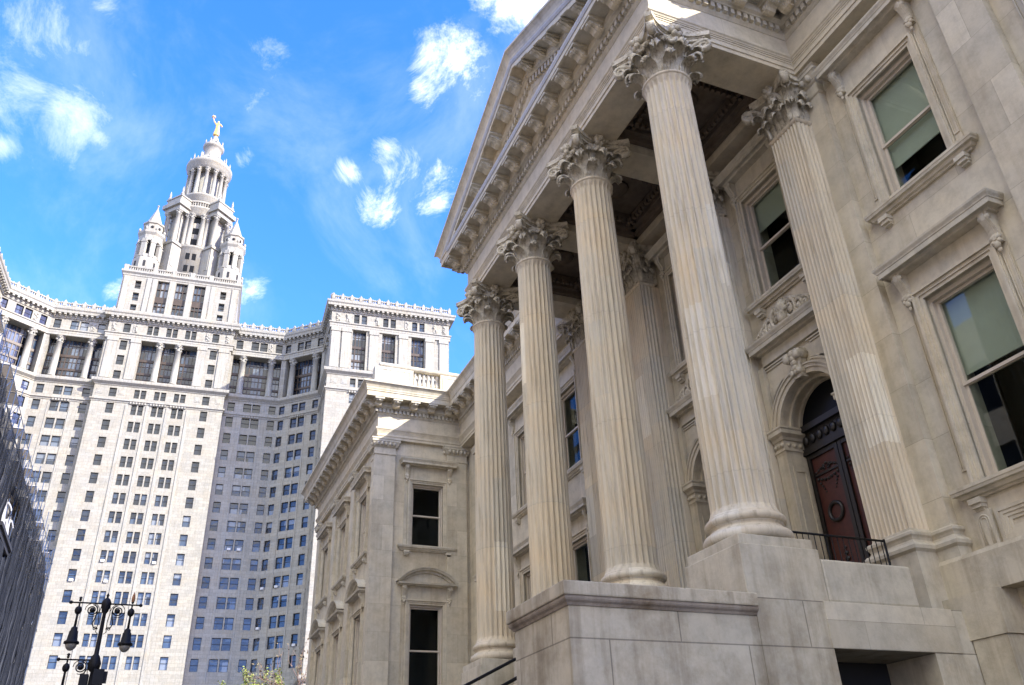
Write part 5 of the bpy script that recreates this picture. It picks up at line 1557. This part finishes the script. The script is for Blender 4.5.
# clouds: soft noise gathered in a few places of the sky, thin veils elsewhere, added fill clouds out of view
cn = N(nt, 'ShaderNodeTexNoise', i_Scale=11.0, i_Detail=12.0, i_Roughness=.72); L.new(dirn.outputs[0], cn.inputs['Vector']); cn.inputs['Distortion'].default_value = .5
cv = N(nt, 'ShaderNodeTexNoise', i_Scale=5.0, i_Detail=9.0, i_Roughness=.62); L.new(dirn.outputs[0], cv.inputs['Vector']); cv.inputs['Distortion'].default_value = .5
CLOUDS_AND_FILL = [((0.6318, -0.2152, 0.7446), 0.0956, 1.12), ((0.6566, -0.1973, 0.7279), 0.0597, 0.95), ((0.5512, -0.2751, 0.7877), 0.1016, 1.2), ((0.7299, -0.2216, 0.6467), 0.0741, 0.84), ((0.7566, -0.1768, 0.6295), 0.0621, 0.82), ((0.7416, -0.1340, 0.6573), 0.0406, 0.74), ((0.7170, -0.1666, 0.6769), 0.0478, 0.76), ((0.7304, -0.1877, 0.6567), 0.1135, 0.6), ((0.7560, -0.0183, 0.6544), 0.0311, 0.84), ((0.8425, -0.0485, 0.5365), 0.0478, 0.92), ((0.8535, 0.0865, 0.5138), 0.0311, 0.74), ((-.38, .55, .74), .85, 2.6), ((-.85, .15, .50), .55, 2.2)]  # last two are unseen, added behind the camera to brighten the shaded front
CLOUDS_B = [((0.7498, 0.1561, 0.6430), 0.0896, 1.05), ((0.7616, 0.1267, 0.6356), 0.0358, 1.0), ((0.7382, 0.2010, 0.6439), 0.0836, 0.95), ((0.6914, 0.2002, 0.6941), 0.1135, 0.86), ((0.7022, 0.1603, 0.6937), 0.0597, 0.85), ((0.6699, 0.1364, 0.7298), 0.0478, 0.95), ((0.7132, 0.1132, 0.6918), 0.0597, 0.82), ((0.7670, 0.2081, 0.6070), 0.0311, 0.95), ((0.6833, -0.0171, 0.7299), 0.0717, 0.62), ((0.7152, -0.0122, 0.6988), 0.0597, 0.6)]
def cloud_group(items, opac):
    acc = None
    for d, r, st in items:
        dp = N(nt, 'ShaderNodeVectorMath', operation='DISTANCE'); L.new(dirn.outputs[0], dp.inputs[0]); dp.inputs[1].default_value = d
        mr = N(nt, 'ShaderNodeMapRange', interpolation_type='SMOOTHSTEP'); mr.inputs[1].default_value = 0; mr.inputs[2].default_value = r; mr.inputs[3].default_value = st; mr.inputs[4].default_value = 0.0
        L.new(dp.outputs['Value'], mr.inputs[0])
        if acc is None: acc = mr.outputs[0]
        else:
            mx = N(nt, 'ShaderNodeMath', operation='MAXIMUM'); L.new(acc, mx.inputs[0]); L.new(mr.outputs[0], mx.inputs[1]); acc = mx.outputs[0]
    thr = N(nt, 'ShaderNodeMath', operation='MULTIPLY_ADD'); L.new(acc, thr.inputs[0]); thr.inputs[1].default_value = 1.0; thr.inputs[2].default_value = -1.80
    sm = N(nt, 'ShaderNodeMath', operation='MULTIPLY_ADD'); L.new(cn.outputs[0], sm.inputs[0]); sm.inputs[1].default_value = 2.6; L.new(thr.outputs[0], sm.inputs[2])
    cm = N(nt, 'ShaderNodeMapRange', interpolation_type='SMOOTHSTEP'); cm.inputs[1].default_value = .0; cm.inputs[2].default_value = 1.1; cm.inputs[3].default_value = 0; cm.inputs[4].default_value = opac; L.new(sm.outputs[0], cm.inputs[0])
    return cm.outputs[0]
ca, cb_ = cloud_group(CLOUDS_AND_FILL, .95), cloud_group(CLOUDS_B, .36)
cmx = N(nt, 'ShaderNodeMath', operation='MAXIMUM'); L.new(ca, cmx.inputs[0]); L.new(cb_, cmx.inputs[1])
veil = N(nt, 'ShaderNodeMapRange', interpolation_type='SMOOTHSTEP'); veil.inputs[1].default_value = .46; veil.inputs[2].default_value = .80; veil.inputs[3].default_value = 0; veil.inputs[4].default_value = .10; L.new(cv.outputs[0], veil.inputs[0])
tot = N(nt, 'ShaderNodeMath', operation='MAXIMUM'); L.new(cmx.outputs[0], tot.inputs[0]); L.new(veil.outputs[0], tot.inputs[1])
CLB = 4.3
cloud = mul(nt, skyc, (CLB, CLB * .985, CLB * .94, 1), tot.outputs[0], 'MIX')
L.new(cloud, bg.inputs[0]); bg.inputs[1].default_value = SKYSTR
sl = D.lights.new('sun', 'SUN'); sl.energy = 2.0; sl.angle = rad(.53); sl.color = (1.0, .935, .82)
so = D.objects.new('sun', sl); COL.objects.link(so); so.rotation_euler = SUN.to_track_quat('Z', 'Y').to_euler(); so.location = SUN * 60

cam = D.cameras.new('camera'); co = D.objects.new('camera', cam); COL.objects.link(co); S.camera = co
cam.sensor_fit = 'HORIZONTAL'; cam.sensor_width = 36.0; cam.lens = 837.5 / 1024 * 36.0; cam.clip_start = .1; cam.clip_end = 5000
ya, pi_, ro = rad(-23.697), rad(29.815), rad(-2.42)
f = Vector((math.cos(pi_) * math.cos(ya), math.cos(pi_) * math.sin(ya), math.sin(pi_)))
rt = Vector((math.sin(ya), -math.cos(ya), 0)); upv = rt.cross(f)
R_ = rt * math.cos(ro) + upv * math.sin(ro); U_ = R_.cross(f)
co.matrix_world = Matrix(((R_.x, U_.x, -f.x, 0), (R_.y, U_.y, -f.y, 0), (R_.z, U_.z, -f.z, 1.7), (0, 0, 0, 1)))
S.view_settings.view_transform = 'Standard'; S.view_settings.look = 'None'; S.view_settings.gamma = 1.0; S.view_settings.exposure = 2.55
S.view_settings.use_curve_mapping = False
S.cycles.max_bounces = 6; S.cycles.diffuse_bounces = 4; S.cycles.transparent_max_bounces = 12
S.cycles.caustics_reflective = False; S.cycles.caustics_refractive = False
